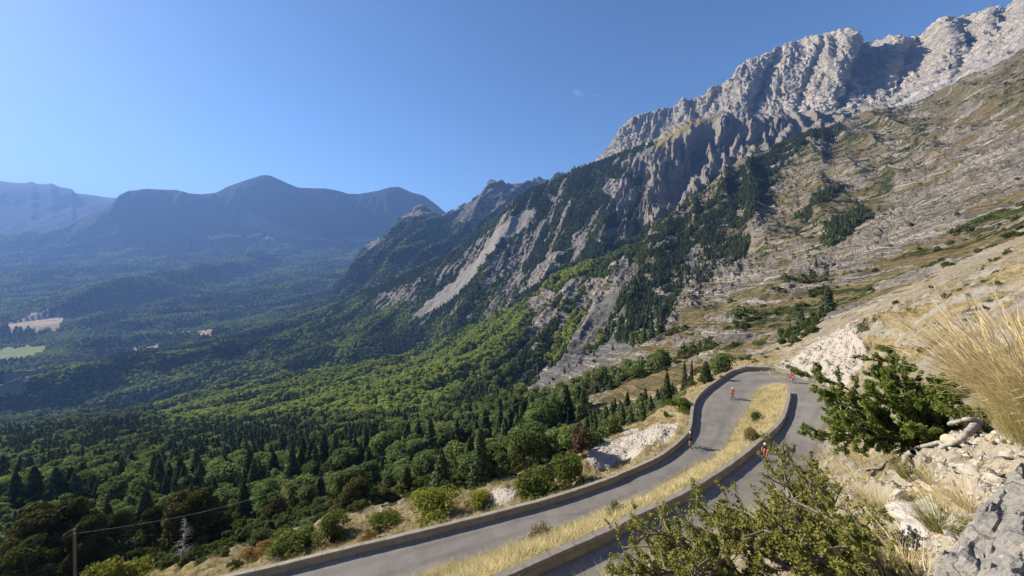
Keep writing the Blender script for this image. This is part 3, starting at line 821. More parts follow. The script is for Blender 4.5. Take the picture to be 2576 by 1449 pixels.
    M[strk] = (0.1, 0.1, 0.3)
    wall = sstep(330, 470, Y)
    N = grid_normals(X, Y, Z)
    g = ridged(a / 75.0, b / 420.0, 0.3, 4) - 0.6
    disp = wall * (13.0 * g)
    disp += front * rocky * (2.6 * (ridged(a / 15.0, b / 60.0, Z / 40.0, 5, 0.6) - 0.55)) * np.clip(Y / 400.0, 0.25, 1.3)
    s = X * 0.25 + Y * 0.25 + Z * 0.935 + 12 * fbm(X / 150.0, Y / 150.0, Z / 150.0, 3)
    per = 6.5
    sp = s / per - np.floor(s / per)
    band_ = np.clip(0.30 + 1.5 * fbm(X / 70.0, Y / 70.0, Z / 70.0, 3), 0.08, 1.2) + 0.5 * in_poly(PX, PY, [(2140, 560), (2400, 430), (2700, 330), (2700, 500), (2400, 570), (2150, 690)])
    rk_ = rocky > 0.15
    bl_ = np.zeros_like(X); bl_[rk_] = 1.5 * blocks(X[rk_] / 9.0, Y[rk_] / 9.0, Z[rk_] / 6.0, 3) + 0.8 * blocks(X[rk_] / 3.6, Y[rk_] / 3.6, Z[rk_] / 2.6, 7)
    disp += front * rocky * bl_ * np.clip(Y / 260.0, 0.3, 1.6)
    disp += front * rocky * band_ * 2.7 * (np.minimum(sp * 6, 1) * (1 - sp)) * np.clip(Y / 300.0, 0.35, 1.2)
    disp += front * 2.2 * fbm(X / 26.0, Y / 26.0, Z / 26.0, 4)
    disp *= ncrest
    X = X + N[..., 0] * disp; Y = Y + N[..., 1] * disp; Z = Z + N[..., 2] * disp
    Z = Z + 6.0 * fbm(PX / 60.0, 3.3, 0.0, 4) * sstep(5.5, 7.0, ts)[:, None]
    M = np.clip(M + 0.0, 0, 1)
    Mb = blur(M, 1)
    o = mesh_obj('mountainside', np.stack([X, Y, Z], -1).reshape(-1, 3), grid_faces(*X.shape), M_mid, attrs={'m': Mb.reshape(-1, 3)})
    tag(o, 'near mountainside of banded grey rock and dry grass falling into a wooded ravine', 'mountainside', kind='structure')
    LAYERS['near'] = dict(X=X, Y=Y, Z=Z, PX=PX, PY=PY, M=M, ts=ts)

# ---- wooded spur with bare slides and badlands
def build_spur():
    px = np.concatenate([np.linspace(-420, 760, 220, endpoint=False), np.linspace(760, 2250, 760)])
    m0 = [(-420, 1170, 1000), (0, 1150, 980), (300, 1125, 980), (600, 1060, 1080), (900, 1010, 1120), (1069, 990, 1120), (1184, 940, 1060), (1343, 880, 1010), (1466, 800, 1000), (1609, 760, 1000), (1763, 640, 1060), (1941, 540, 1140), (2250, 420, 1150)]
    m1 = [(-420, 1095, 1080), (0, 1070, 1060), (300, 1035, 1060), (600, 960, 1180), (900, 915, 1220), (1069, 880, 1220), (1184, 815, 1160), (1343, 740, 1110), (1466, 655, 1100), (1609, 600, 1110), (1700, 525, 1170), (1763, 478, 1200), (1941, 370, 1280), (2250, 280, 1300)]
    m2 = [(-420, 1010, 1200), (0, 985, 1180), (300, 950, 1200), (600, 905, 1330), (900, 850, 1420), (1069, 790, 1420), (1184, 730, 1380), (1343, 640, 1330), (1466, 570, 1320), (1609, 505, 1330), (1700, 455, 1340), (1763, 420, 1360), (1850, 370, 1380), (1941, 345, 1400), (2250, 270, 1380)]
    KE = [(-420, 985, 1330), (0, 945, 1380), (280, 908, 1560), (430, 882, 1700), (560, 856, 1850), (700, 815, 2000), (780, 790, 2020), (860, 759, 1980), (950, 727, 1900), (1060, 673, 1840), (1130, 643, 1780), (1200, 594, 1730), (1290, 515, 1680), (1350, 474, 1680), (1394, 457, 1700), (1480, 420, 1720), (1581, 378, 1700),
          (1653, 364, 1640), (1725, 317, 1600), (1801, 288, 1600), (1850, 280, 1600), (1900, 288, 1560), (1960, 290, 1530), (2010, 280, 1500), (2150, 285, 1480), (2250, 262, 1450)]
    KF = [(a, b + 8, c * 1.03) for a, b, c in KE]
    KG = [(a, b + (30 if a < 760 else 190), c * 1.4) for a, b, c in KE]
    X, Y, Z, ts = loft(px, [m0, m1, m2, KE, KF, KG], [20, 190, 210, 8, 16], 5)
    PX, PY = scr(X, Y, Z)
    spec = [
        ([(1640, 372), (1660, 345), (1730, 300), (1800, 270), (2050, 260), (2250, 240), (2250, 420), (1941, 375), (1821, 440), (1763, 490), (1700, 540), (1640, 590), (1600, 560), (1590, 500), (1560, 460), (1560, 430), (1600, 400)], (0.05, 0.0, 0.25)),
        ([(1640, 372), (1690, 335), (1760, 295), (1810, 284), (1800, 300), (1740, 328), (1670, 372)], (0.15, 0.95, 0)),
        # long scree slide and its crags
        ([(1345, 520), (1300, 545), (1270, 570), (1230, 600), (1190, 640), (1150, 690), (1105, 730), (1060, 765), (1030, 795), (1010, 815), (1050, 800), (1110, 765), (1160, 730), (1210, 690), (1250, 650), (1270, 610), (1300, 590), (1340, 560), (1350, 530)], S_),
        ([(1310, 525), (1270, 540), (1225, 590), (1185, 615), (1140, 660), (1135, 690), (1150, 690), (1190, 650), (1240, 600)], (0, 0.1, 0.1)),
        ([(1350, 520), (1310, 590), (1280, 620), (1250, 650), (1220, 700), (1220, 770), (1200, 790), (1230, 810), (1280, 780), (1300, 740), (1345, 700), (1390, 680), (1420, 645), (1400, 640), (1350, 690), (1320, 700), (1310, 650), (1330, 600)], (0, 0.05, 0.2)),
        ([(1330, 700), (1385, 645), (1430, 640), (1400, 680), (1360, 720), (1320, 740), (1300, 750)], (0, 0.25, 0.6)),
        ([(1150, 760), (1170, 730), (1165, 790), (1140, 800)], (0, 0.5, 0.2)),
        ([(955, 735), (1030, 715), (1060, 700), (1060, 740), (1020, 790), (975, 790), (940, 770)], (0.05, 0.0, 0.3)),
        ([(1520, 445), (1570, 450), (1600, 480), (1580, 530), (1560, 560), (1550, 530), (1540, 500), (1510, 480)], (0.05, 0, 0.6)),
        ([(1375, 490), (1400, 495), (1420, 510), (1380, 510)], (0, .2, .5)),
        ([(1500, 620), (1520, 590), (1570, 560), (1600, 570), (1590, 600), (1540, 620)], (0, 0.1, 0.1)),
        ([(800, 820), (830, 780), (840, 790), (815, 825)], (0, 0.5, 0.2)),
        ([(330, 880), (400, 868), (400, 876), (335, 888)], G_), ([(415, 848), (470, 842), (470, 850), (420, 856)], G_),
        ([(0, 975), (60, 945), (130, 940), (120, 965), (50, 1000), (0, 1010)], (0.1, 0.3, 0.2)),
        ([(300, 1000), (380, 965), (420, 940), (440, 950), (400, 985), (330, 1015)], (0.2, 0.1, 0.2)),
    ]
    M = tex_mask(PX, PY, spec, F_)
    N = grid_normals(X, Y, Z)
    a, b = gully_coords(X, Y)
    back_ = (fbm(a / 22.0, b / 130.0, 7.0, 4) > 0.16) & (M[..., 2] < 0.5) & (PX < 1620)
    M[back_] = F_
    strk = (ridged(a / 42.0, b / 330.0, 6.0, 3) > 1.24) & (M[..., 0] > 0.8) & (PX > 1040) & (ts[:, None] > 1.1)
    M[strk] = (0.12, 0.05, 0.45)
    crest = sstep(0.05, 0.5, np.abs(ts - 3.0))[:, None]
    bad = in_poly(PX, PY, [(1560, 460), (1660, 345), (1800, 262), (2250, 230), (2250, 430), (1941, 385), (1763, 500), (1600, 620), (1540, 560)]).astype(np.float32)
    bad = blur(blur(bad, 6), 6)
    left = sstep(1050, 500, PX)
    lean = PX + (PY - 400) * 0.42 + 13 * fbm(PX / 38.0, PY / 38.0, 4.0, 4)
    def recess(c, wl, wr, amp):
        return amp * np.exp(-((lean - c) / np.where(lean < c, wl, wr)) ** 2)
    inb = sstep(1.0, 1.5, ts)[:, None] * (1 - sstep(2.75, 3.0, ts)[:, None])
    push = inb * sstep(300, 380, PY) * (recess(1757, 46, 20, 120) + recess(1816, 26, 9, 70) + recess(1852, 18, 8, 50) + recess(1892, 20, 9, 60) + recess(1935, 20, 10, 50))
    X = X + push * X / Y; Y = Y + push
    disp = (1 - bad) * (1 - left) * 30 * (ridged(a / 260.0 + 0.2 * fbm(a / 200, b / 300, 0), b / 1100.0, 1.3, 4) - 0.6)
    disp += bad * 22 * (ridged(a / 34.0 + 0.3 * fbm(a / 40.0, b / 60.0, 1.0, 2), b / 260.0, 2.3, 4, 0.55) - 0.6) + bad * 16 * (ridged(a / 125.0 + 0.25 * fbm(a / 120.0, b / 160.0, 2.0, 2), b / 900.0, 4.3, 4, 0.5) - 0.6)
    disp += left * (14 * fbm(X / 190.0, Y / 190.0, 0, 4) + 46 * (ridged((X * 0.55 - Y * 0.83) / 300.0 + 0.2 * fbm(X / 220, Y / 220, 0), (X * 0.83 + Y * 0.55) / 1300.0, 5.1, 3) - 0.6))
    rocky = blur((1 - np.clip(M[..., 0] * 1.2, 0, 1)) * (1 - 0.85 * (M[..., 2] > 0.9)), 2)
    rk_ = rocky > 0.15
    bl_ = np.zeros_like(X); bl_[rk_] = 5 * blocks(a[rk_] / 22.0, b[rk_] / 46.0, Z[rk_] / 40.0, 3) + 2.2 * blocks(X[rk_] / 9.0, Y[rk_] / 9.0, Z[rk_] / 12.0, 7)
    disp += rocky * bl_
    disp += rocky * 3 * (ridged(a / 24.0, b / 150.0, Z / 120.0, 5, 0.58) - 0.5)
    disp += 4.0 * fbm(X / 45.0, Y / 45.0, Z / 45.0, 4)
    disp *= 0.12 + 0.88 * crest
    X = X + N[..., 0] * disp; Y = Y + N[..., 1] * disp; Z = Z + N[..., 2] * disp
    o = mesh_obj('wooded_spur', np.stack([X, Y, Z], -1).reshape(-1, 3), grid_faces(*X.shape), M_spur, attrs={'m': blur(M, 1).reshape(-1, 3)})
    tag(o, 'dark wooded spur with a long grey scree slide and furrowed badlands under the cliffs', 'hillside', kind='structure')
    LAYERS['spur'] = dict(X=X, Y=Y, Z=Z, PX=PX, PY=PY, M=M, ts=ts)

# ---- grey limestone massif
def build_massif():
    px = np.linspace(1430, 3050, 1000)
    crest = [(1430, 440, 2500), (1471, 417, 2450), (1505, 405, 2420), (1520, 390, 2400), (1529, 383, 2380), (1548, 345, 2360), (1567, 316, 2340), (1591, 295, 2320), (1617, 287, 2300), (1640, 280, 2290), (1672, 272, 2260), (1696, 271, 2240), (1712, 252, 2200), (1720, 240, 2190), (1732, 252, 2200), (1760, 243, 2190), (1778, 235, 2180), (1787, 221, 2150), (1810, 214, 2140), (1833, 201, 2110), (1845, 190, 2090), (1857, 168, 2070), (1885, 152, 2060), (1907, 144, 2060), (1930, 136, 2040), (1955, 120, 2010), (1985, 106, 1990), (2010, 101, 1980), (2040, 93, 1950), (2070, 87, 1900), (2100, 79, 1850), (2127, 74, 1830), (2140, 82, 1840), (2151, 103, 1880), (2165, 110, 1960), (2178, 108, 2000), (2200, 105, 1980), (2225, 97, 1900), (2252, 89, 1860), (2275, 97, 1850), (2310, 90, 1820), (2340, 68, 1770), (2365, 47, 1730), (2381, 39, 1710), (2405, 48, 1720), (2429, 46, 1730), (2455, 34, 1680), (2482, 19, 1640), (2505, 20, 1640), (2530, 17, 1610), (2549, 0, 1580), (2576, -22, 1550), (2700, -90, 1450), (3050, -330, 1250)]
    base = [(1430, 470, 2250), (1505, 412, 2250), (1560, 385, 2150), (1653, 366, 2020), (1725, 325, 1920), (1801, 298, 1860), (1850, 290, 1830), (1900, 298, 1780), (1960, 300, 1700), (2010, 290, 1620), (2080, 296, 1540), (2147, 292, 1480), (2271, 264, 1340), (2396, 222, 1220), (2492, 168, 1130), (2576, 130, 1060), (2700, 75, 980), (3050, -110, 850)]
    b0 = [(a, b + 120, c * 0.86) for a, b, c in base]
    c_l = np.array(crest); b_l = np.array(base)
    m = np.unique(np.concatenate([c_l[:, 0], b_l[:, 0]]))
    cy = np.interp(m, c_l[:, 0], c_l[:, 1]); cd = np.interp(m, c_l[:, 0], c_l[:, 2])
    by = np.interp(m, b_l[:, 0], b_l[:, 1]); bd = np.interp(m, b_l[:, 0], b_l[:, 2])
    m1 = list(zip(m, by * 0.78 + cy * 0.22, bd * 0.62 + cd * 0.38))
    m2 = list(zip(m, by * 0.30 + cy * 0.70, bd * 0.22 + cd * 0.78))
    back = [(a, b + 10, c * 1.04) for a, b, c in crest]
    back2 = [(a, b + 200, c * 1.3) for a, b, c in crest]
    X, Y, Z, ts = loft(px, [b0, base, m1, m2, crest, back, back2], [16, 90, 210, 110, 8, 12], 3)
    PX, PY = scr(X, Y, Z)
    # protruding buttresses (towards the viewer) and recessed gullies, as world-space ridges
    T = np.clip((ts - 1) / 3.0, 0, 1)[:, None]
    lean = PX + (PY - 150) * 0.42                       # buttresses run down to the left
    def ridge_line(c, w, amp):
        return amp * np.exp(-((lean - c) / w) ** 2)
    mid = np.sin(np.pi * np.clip(T, 0, 1)) ** 0.6
    out = ridge_line(2118, 32, 45) - ridge_line(2164, 15, 70) + ridge_line(1905, 30, 40) - ridge_line(1950, 12, 60) + ridge_line(2235, 30, 30) - ridge_line(2290, 30, 40) + ridge_line(2370, 40, 25) - ridge_line(2425, 10, 22) + ridge_line(1800, 26, 20) - ridge_line(1838, 12, 30) + ridge_line(1610, 26, 25) - ridge_line(1560, 20, 15) + ridge_line(2030, 22, 25) - ridge_line(2056, 12, 25)
    # a shift along the view's ground direction moves the rock nearer or farther
    f = -out * mid * 0.9
    X = X + f * (X / Y) * 0.35; Y = Y + f
    N = grid_normals(X, Y, Z)
    a, b = gully_coords(X, Y)
    face = sstep(0.9, 1.3, ts)[:, None] * (1 - sstep(4.0, 4.4, ts)[:, None])
    cr = 0.28 + 0.72 * sstep(0.02, 0.5, np.abs(ts - 4.0))[:, None]
    d = 9 * (ridged(a / 110.0 + 0.3 * fbm(a / 90.0, b / 120.0, Z / 200.0, 3), b / 800.0, Z / 600.0, 4, 0.5) - 0.6)
    d += 3 * (ridged(a / 40.0, b / 110.0, Z / 70.0, 4, 0.6) - 0.55)
    d += 14 * blocks(a / 46.0, b / 170.0, Z / 210.0, 5) + 8 * blocks(a / 17.0, b / 62.0, Z / 74.0, 9) + 3.2 * blocks(a / 7.5, b / 20.0, Z / 24.0, 13)
    d += 2.0 * (ridged(X / 60.0, Y / 60.0, Z / 60.0, 6, 0.68) - 0.5)
    d += 3 * fbm(X / 13.0, Y / 13.0, Z / 13.0, 4, 0.65)
    s = X * 0.15 + Y * 0.35 + Z * 0.925 + 40 * fbm(X / 260.0, Y / 260.0, Z / 260.0, 3)
    sp = s / 38.0 - np.floor(s / 38.0)
    d += 6 * np.minimum(sp * 6, 1) * (1 - sp)
    d *= face * cr
    X = X + N[..., 0] * d; Y = Y + N[..., 1] * d; Z = Z + N[..., 2] * d * 0.8
    Z = Z + 10 * fbm(PX / 17.0, 1.7, 0, 4) * sstep(3.5, 4.0, ts)[:, None]
    spec = [
        ([(2080, 300), (2160, 280), (2271, 245), (2396, 195), (2492, 140), (2600, 90), (3050, -150), (3050, 0), (2492, 200), (2271, 290)], (0, 0.1, 0.85)),
        ([(2230, 250), (2330, 215), (2396, 190), (2500, 130), (2400, 150), (2300, 200)], (0, 0, 0.5)),
    ]
    M = tex_mask(PX, PY, spec, R_)
    o = mesh_obj('limestone_massif', np.stack([X, Y, Z], -1).reshape(-1, 3), grid_faces(*X.shape), M_massif, attrs={'m': blur(M, 2).reshape(-1, 3)})
    tag(o, 'pale grey limestone massif with a jagged crest at upper right', 'mountain', kind='structure')

# ---- valley floor, far mountain and farther ranges
def build_valley():
    px = np.linspace(-460, 1480, 620)
    v0 = [(-460, 1180, 900), (0, 1120, 950), (600, 1000, 1150), (860, 900, 1500), (1480, 800, 1500)]
    v1 = [(-460, 950, 1450), (0, 930, 1500), (300, 905, 1650), (600, 862, 1900), (700, 835, 2000), (860, 830, 1900), (1480, 760, 1800)]
    v2 = [(-460, 880, 1900), (0, 872, 1960), (300, 848, 2200), (600, 815, 2450), (780, 785, 2500), (860, 790, 2400), (1130, 700, 2200), (1480, 640, 2100)]
    v3 = [(-460, 790, 2800), (0, 782, 3000), (300, 772, 3300), (600, 765, 3350), (860, 752, 3100), (1000, 710, 2900), (1130, 660, 2700), (1480, 600, 2600)]
    v4 = [(-460, 715, 4200), (0, 705, 4400), (300, 705, 4400), (600, 712, 4400), (860, 705, 4200), (1000, 670, 4000), (1130, 625, 3800), (1480, 570, 3800)]
    v5 = [(-460, 645, 5700), (0, 640, 5800), (300, 640, 5850), (600, 645, 5900), (860, 648, 5850), (1000, 638, 5700), (1130, 600, 5000), (1480, 540, 5000)]
    v6 = [(-460, 606, 6100), (0, 600, 6150), (134, 590, 6150), (300, 575, 6250), (450, 580, 6350), (600, 592, 6400), (750, 602, 6350), (860, 608, 6300), (1000, 600, 6250), (1130, 575, 6150), (1480, 530, 6000)]
    crest = [(-460, 592, 6500), (0, 586, 6500), (89, 583, 6450), (134, 575, 6450), (201, 550, 6500), (268, 521, 6550), (286, 508, 6550), (299, 492, 6600), (321, 481, 6700), (371, 475, 6800), (402, 477, 6850), (446, 478, 6850), (473, 486, 6850), (504, 489, 6900), (545, 485, 6950), (571, 470, 7000), (616, 454, 7000), (655, 442, 7000), (668, 440, 7000), (683, 443, 7000), (714, 457, 6950), (750, 472, 6900), (817, 474, 6850), (848, 479, 6850), (875, 487, 6850), (902, 488, 6850), (951, 480, 6800), (982, 471, 6750), (1004, 470, 6750), (1040, 486, 6700), (1067, 492, 6650), (1094, 512, 6600), (1125, 538, 6500), (1200, 570, 6500), (1480, 600, 6500)]
    k2 = [(a, b + 4, c * 1.03) for a, b, c in crest]
    k3 = [(a, b + 130, c * 1.35) for a, b, c in crest]
    X, Y, Z, ts = loft(px, [v0, v1, v2, v3, v4, v5, v6, crest, k2, k3], [12, 40, 60, 70, 70, 40, 90, 6, 10], 3)
    PX, PY = scr(X, Y, Z)
    # low wooded foothills standing in the valley
    def hill(p0, p1, hgt, wl, wr):
        a0 = np.array(p0[:2]); b0 = np.array(p1[:2]); d = b0 - a0; L2 = d @ d
        t = np.clip(((X - a0[0]) * d[0] + (Y - a0[1]) * d[1]) / L2, 0, 1)
        qx = X - (a0[0] + d[0] * t); qy = Y - (a0[1] + d[1] * t)
        side = (d[0] * qy - d[1] * qx) / math.sqrt(L2)
        dist = np.hypot(qx, qy)
        w = np.where(side > 0, wl, wr)
        return hgt * np.exp(-(dist / w) ** 2)
    Z = Z + hill(W(285, 752, 3300), W(640, 640, 5300), 190, 420, 260) + hill(W(480, 770, 3100), W(900, 690, 4300), 60, 300, 220) + hill(W(640, 800, 2300), W(860, 745, 2700), 45, 200, 120)
    Z = Z + hill(W(-100, 850, 2200), W(380, 800, 2700), 40, 160, 120) + hill(W(100, 700, 4300), W(420, 640, 5300), 110, 300, 260)
    a, b = gully_coords(X, Y)
    N = grid_normals(X, Y, Z)
    mt = sstep(5.3, 6.2, ts)[:, None] * (1 - sstep(6.95, 7.2, ts)[:, None])
    d = mt * 38 * (ridged(X / 420.0, Y / 1500.0, Z / 1200.0, 5, 0.5) - 0.6) * (0.1 + 0.9 * sstep(0.02, 0.5, np.abs(ts - 7.0))[:, None])
    fl = (1 - sstep(5.0, 6.0, ts)[:, None])
    d = d + fl * (24 * fbm(X / 420.0, Y / 420.0, 0, 4) + 52 * (ridged((X * 0.45 - Y * 0.9) / 620.0 + 0.2 * fbm(X / 500, Y / 500, 0), (X * 0.9 + Y * 0.45) / 2600.0, 2.0, 3) - 0.6))
    flat_ = in_poly(PX, PY, [(-60, 775), (210, 775), (200, 860), (160, 935), (-60, 935)]).astype(np.float32)
    for _ in range(3): flat_ = blur(flat_, 5)
    d = d * (1 - flat_)
    X = X + N[..., 0] * d; Y = Y + N[..., 1] * d; Z = Z + N[..., 2] * d
    Z = Z + 12 * np.abs(fbm(PX / 5.0, 2.0, 0, 3)) * sstep(6.7, 7.0, ts)[:, None] * sstep(560, 540, PX)
    spec = [
        ([(560, 440), (1180, 440), (1180, 600), (1000, 610), (800, 608), (700, 600), (600, 560), (640, 500)], (0.15, 0.0, 0.0)),
        ([(520, 598), (600, 590), (612, 596), (530, 606)], (0, 0.9, 0.2)), ([(615, 596), (650, 583), (658, 586), (625, 602)], (0, 0.9, 0.2)), ([(670, 600), (690, 598), (690, 606), (672, 606)], (0, .8, .2)),
        ([(5, 818), (60, 804), (110, 798), (160, 796), (164, 820), (145, 834), (60, 842), (20, 840)], (0, 1.0, 0.0)),
        ([(-20, 880), (50, 873), (112, 870), (106, 892), (40, 902), (-20, 910)], (0.0, 0.0, 1.0)),
        ([(335, 872), (400, 866), (405, 876), (340, 886)], G_), ([(418, 845), (470, 840), (478, 848), (425, 856)], G_), ([(500, 846), (560, 842), (555, 848), (505, 852)], G_),
    ]
    M = tex_mask(PX, PY, spec, F_)
    shaded_face = in_poly(PX, PY, [(540, 470), (680, 430), (1130, 480), (1130, 590), (800, 600), (640, 540)])
    M[shaded_face] = (0.79, 0.0, 0.0)  # the mountain's shaded face put into its colour as even dark green
    o = mesh_obj('valley', np.stack([X, Y, Z], -1).reshape(-1, 3), grid_faces(*X.shape), M_valley, attrs={'m': M.reshape(-1, 3)})
    tag(o, 'wide wooded valley rising to a blue far mountain with a rounded double summit', 'valley', kind='structure')
    LAYERS['valley'] = dict(X=X, Y=Y, Z=Z, PX=PX, PY=PY, M=M, ts=ts)

def build_far_peak():
    px = np.linspace(740, 1520, 360)
    out = [(740, 800, 2900), (790, 772, 2950), (830, 735, 3000), (870, 688, 3100), (920, 634, 3200), (960, 600, 3250), (1000, 574, 3300), (1015, 552, 3320), (1040, 540, 3350), (1060, 531, 3380), (1090, 534, 3420), (1112, 541, 3500), (1125, 536, 3560), (1150, 525, 3620), (1170, 514, 3640), (1200, 495, 3640), (1225, 472, 3620), (1240, 457, 3600), (1250, 458, 3590), (1262, 452, 3590), (1275, 466, 3600), (1290, 462, 3620), (1320, 460, 3640), (1355, 459, 3640), (1400, 450, 3640), (1520, 440, 3640)]
    foot = [(740, 830, 2300), (830, 790, 2300), (920, 740, 2400), (1000, 680, 2400), (1130, 660, 2300), (1250, 620, 2300), (1520, 560, 2200)]
    low = [(740, 860, 2000), (830, 830, 2000), (900, 790, 2000), (1000, 740, 2000), (1250, 700, 1950), (1520, 640, 1900)]
    mid = [(740, 812, 2700), (830, 765, 2700), (920, 682, 2850), (1000, 620, 2950), (1060, 590, 2950), (1130, 590, 2950), (1200, 560, 2950), (1250, 530, 2950), (1350, 510, 2950), (1520, 500, 2950)]
    k2 = [(a, b + 6, c * 1.03) for a, b, c in out]; k3 = [(a, b + 120, c * 1.3) for a, b, c in out]
    X, Y, Z, ts = loft(px, [low, foot, mid, out, k2, k3], [10, 70, 120, 6, 10], 1)
    PX, PY = scr(X, Y, Z)
    N = grid_normals(X, Y, Z); a, b = gully_coords(X, Y)
    d = 75 * (ridged(a / 260.0, b / 1500.0, 0.7, 5) - 0.6) * (0.1 + 0.9 * sstep(0.02, 0.6, np.abs(ts - 3.0))[:, None])
    X = X + N[..., 0] * d; Y = Y + N[..., 1] * d; Z = Z + N[..., 2] * d
    spec = [([(1120, 545), (1200, 490), (1250, 440), (1400, 440), (1350, 490), (1290, 530), (1200, 580)], (0.45, 0.15, 0.0)),
            ([(1000, 575), (1015, 545), (1060, 525), (1125, 535), (1120, 550), (1060, 555), (1030, 570)], (0.3, 0.45, 0.0)),
            ([(915, 635), (960, 600), (975, 600), (940, 635)], (0, 0.25, 0.0)), ([(1060, 570), (1075, 560), (1070, 590)], (0, .3, .5))]
    M = tex_mask(PX, PY, spec, F_)
    o = mesh_obj('pointed_peak', np.stack([X, Y, Z], -1).reshape(-1, 3), grid_faces(*X.shape), M_valley, attrs={'m': M.reshape(-1, 3)})
    tag(o, 'pointed far peak with a rocky wooded shoulder in the middle of the skyline', 'mountain', kind='structure')
    LAYERS['peak'] = dict(X=X, Y=Y, Z=Z, PX=PX, PY=PY, M=M, ts=ts)

def build_ranges():
    px = np.linspace(-700, 420, 260)
    cr = [(-700, 470, 9000), (-300, 440, 9000), (0, 455, 9000), (25, 459, 9000), (50, 461, 9000), (65, 460, 9000), (80, 457, 9000), (95, 463, 9000), (115, 463, 9000), (130, 461, 9000), (150, 470, 9000), (182, 476, 9000), (190, 486, 9000), (230, 494, 9000), (285, 506, 9000), (420, 530, 9000)]
    base = [(-700, 640, 7000), (420, 640, 7000)]
    m = [(a, b * 0.5 + 310, 7900) for a, b, c in cr]
    k = [(a, b + 60, 10500) for a, b, c in cr]
    X, Y, Z, ts = loft(px, [base, m, cr, k], [40, 60, 12], 1)
    d = 70 * fbm(X / 800.0, Y / 800.0, 0.2, 4) * (sstep(0.02, 0.6, np.abs(ts - 2.0))[:, None])
    Z = Z + d
    M = np.zeros(X.shape + (3,), np.float32) + np.array(F_, np.float32)
    o = mesh_obj('distant_range', np.stack([X, Y, Z], -1).reshape(-1, 3), grid_faces(*X.shape), M_valley, attrs={'m': M.reshape(-1, 3)})
    tag(o, 'pale blue distant mountain range at the far left', 'mountain', kind='structure')
    px = np.linspace(100, 520, 80)
    cr = [(100, 480, 13000), (190, 486, 13000), (230, 490, 13000), (265, 496, 13000), (300, 498, 13000), (420, 515, 13000), (520, 530, 13000)]
    X, Y, Z, ts = loft(px, [[(a, 640, 12000) for a, b, c in cr], cr, [(a, b + 60, 14500) for a, b, c in cr]], [20, 8], 1)
    M = np.zeros(X.shape + (3,), np.float32) + np.array(F_, np.float32)
    o = mesh_obj('horizon_range', np.stack([X, Y, Z], -1).reshape(-1, 3), grid_faces(*X.shape), M_valley, attrs={'m': M.reshape(-1, 3)})
    tag(o, 'faintest range showing just above the pale blue range', 'mountain', kind='structure')
build_near_ground()
build_road()
parapet('parapet_wall', OW, so_, 2.6, 0.42, 'long weathered stone parapet along the outer edge of the hairpin')
parapet('parapet_wall', IW, -side, 1.6, 0.42, 'stone parapet on the inside of the bend beside the straw grass island')
build_near_mountain()
build_spur()
build_massif()
build_valley()
build_far_peak()
build_ranges()
# ------------------------------------------------------------------ vegetation
def leaf_mat(name, c_dark, c_light, hue_var=0.35, trans=0.3, brown=None, bf=0.0, dead=None):
    t = NT(name)
    sh = t.attr('shade')
    oi = t.n('ShaderNodeObjectInfo').outputs['Random']
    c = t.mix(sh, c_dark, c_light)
    v = t.n('ShaderNodeHueSaturation')
    t.val(v.inputs['Hue'], t.math('ADD', 0.5 - 0.06 * hue_var, t.math('MULTIPLY', oi, 0.12 * hue_var)))
    v.inputs['Saturation'].default_value = 1.0
    t.val(v.inputs['Value'], t.math('ADD', 1.0 - hue_var * 0.8, t.math('MULTIPLY', t.math('FRACT', t.math('MULTIPLY', oi, 7.31)), 1.6 * hue_var)))
    t.val(v.inputs['Color'], c)
    col = v.outputs[0]
    if brown is not None:
        col = t.mix(t.math('MULTIPLY', t.step(t.math('FRACT', t.math('MULTIPLY', oi, 3.77)), 1 - bf, 1.0), 0.9), col, brown)
    if dead is not None:
        col = t.mix(t.math('MULTIPLY', t.step(t.math('FRACT', t.math('MULTIPLY', sh, 41.7)), 0.90, 0.94), 0.85), col, dead)
    d = t.n('ShaderNodeBsdfDiffuse'); t.val(d.inputs['Color'], col)
    tr = t.n('ShaderNodeBsdfTranslucent'); t.val(tr.inputs['Color'], t.mix(0.5, col, (0.16, 0.2, 0.03), 'ADD'))
    m = t.n('ShaderNodeMixShader'); m.inputs[0].default_value = trans
    t.link(d.outputs[0], m.inputs[1]); t.link(tr.outputs[0], m.inputs[2]); t.link(m.outputs[0], t.out.inputs['Surface'])
    return t.m

M_con = leaf_mat('conifer_needles', (0.040, 0.056, 0.025), (0.115, 0.142, 0.060), 0.4, 0.12)
M_brd = leaf_mat('beech_leaves', (0.075, 0.108, 0.036), (0.19, 0.235, 0.082), 0.42, 0.28)
M_brd_l = leaf_mat('pale_sunlit_leaves', (0.18, 0.225, 0.05), (0.36, 0.41, 0.10), 0.35, 0.3)  # pale beech green; on far trees it puts sunlight into the leaf colour
M_shr = leaf_mat('shrub_leaves', (0.045, 0.058, 0.020), (0.115, 0.135, 0.045), 0.45, 0.25, (0.17, 0.12, 0.05), 0.15)
M_pine = leaf_mat('dark_pine_needles', (0.03, 0.034, 0.012), (0.105, 0.098, 0.034), 0.2, 0.1)
M_yel = leaf_mat('yellowing_leaves', (0.10, 0.115, 0.02), (0.28, 0.27, 0.05), 0.2, 0.35)
M_grn = leaf_mat('green_bush_leaves', (0.05, 0.07, 0.014), (0.15, 0.18, 0.042), 0.25, 0.3)
M_rust = leaf_mat('rust_dead_needles', (0.045, 0.03, 0.018), (0.125, 0.08, 0.048), 0.2, 0.1)
M_ora = leaf_mat('orange_brown_leaves', (0.16, 0.09, 0.03), (0.36, 0.22, 0.08), 0.2, 0.3)
M_bark = simple_mat('bark', (0.10, 0.08, 0.062), (0.19, 0.16, 0.125), 9, 0.95, 0.5, 0.05)
M_greybark = simple_mat('grey_dead_wood', (0.24, 0.215, 0.18), (0.40, 0.37, 0.325), 14, 0.9, 0.6, 0.1)

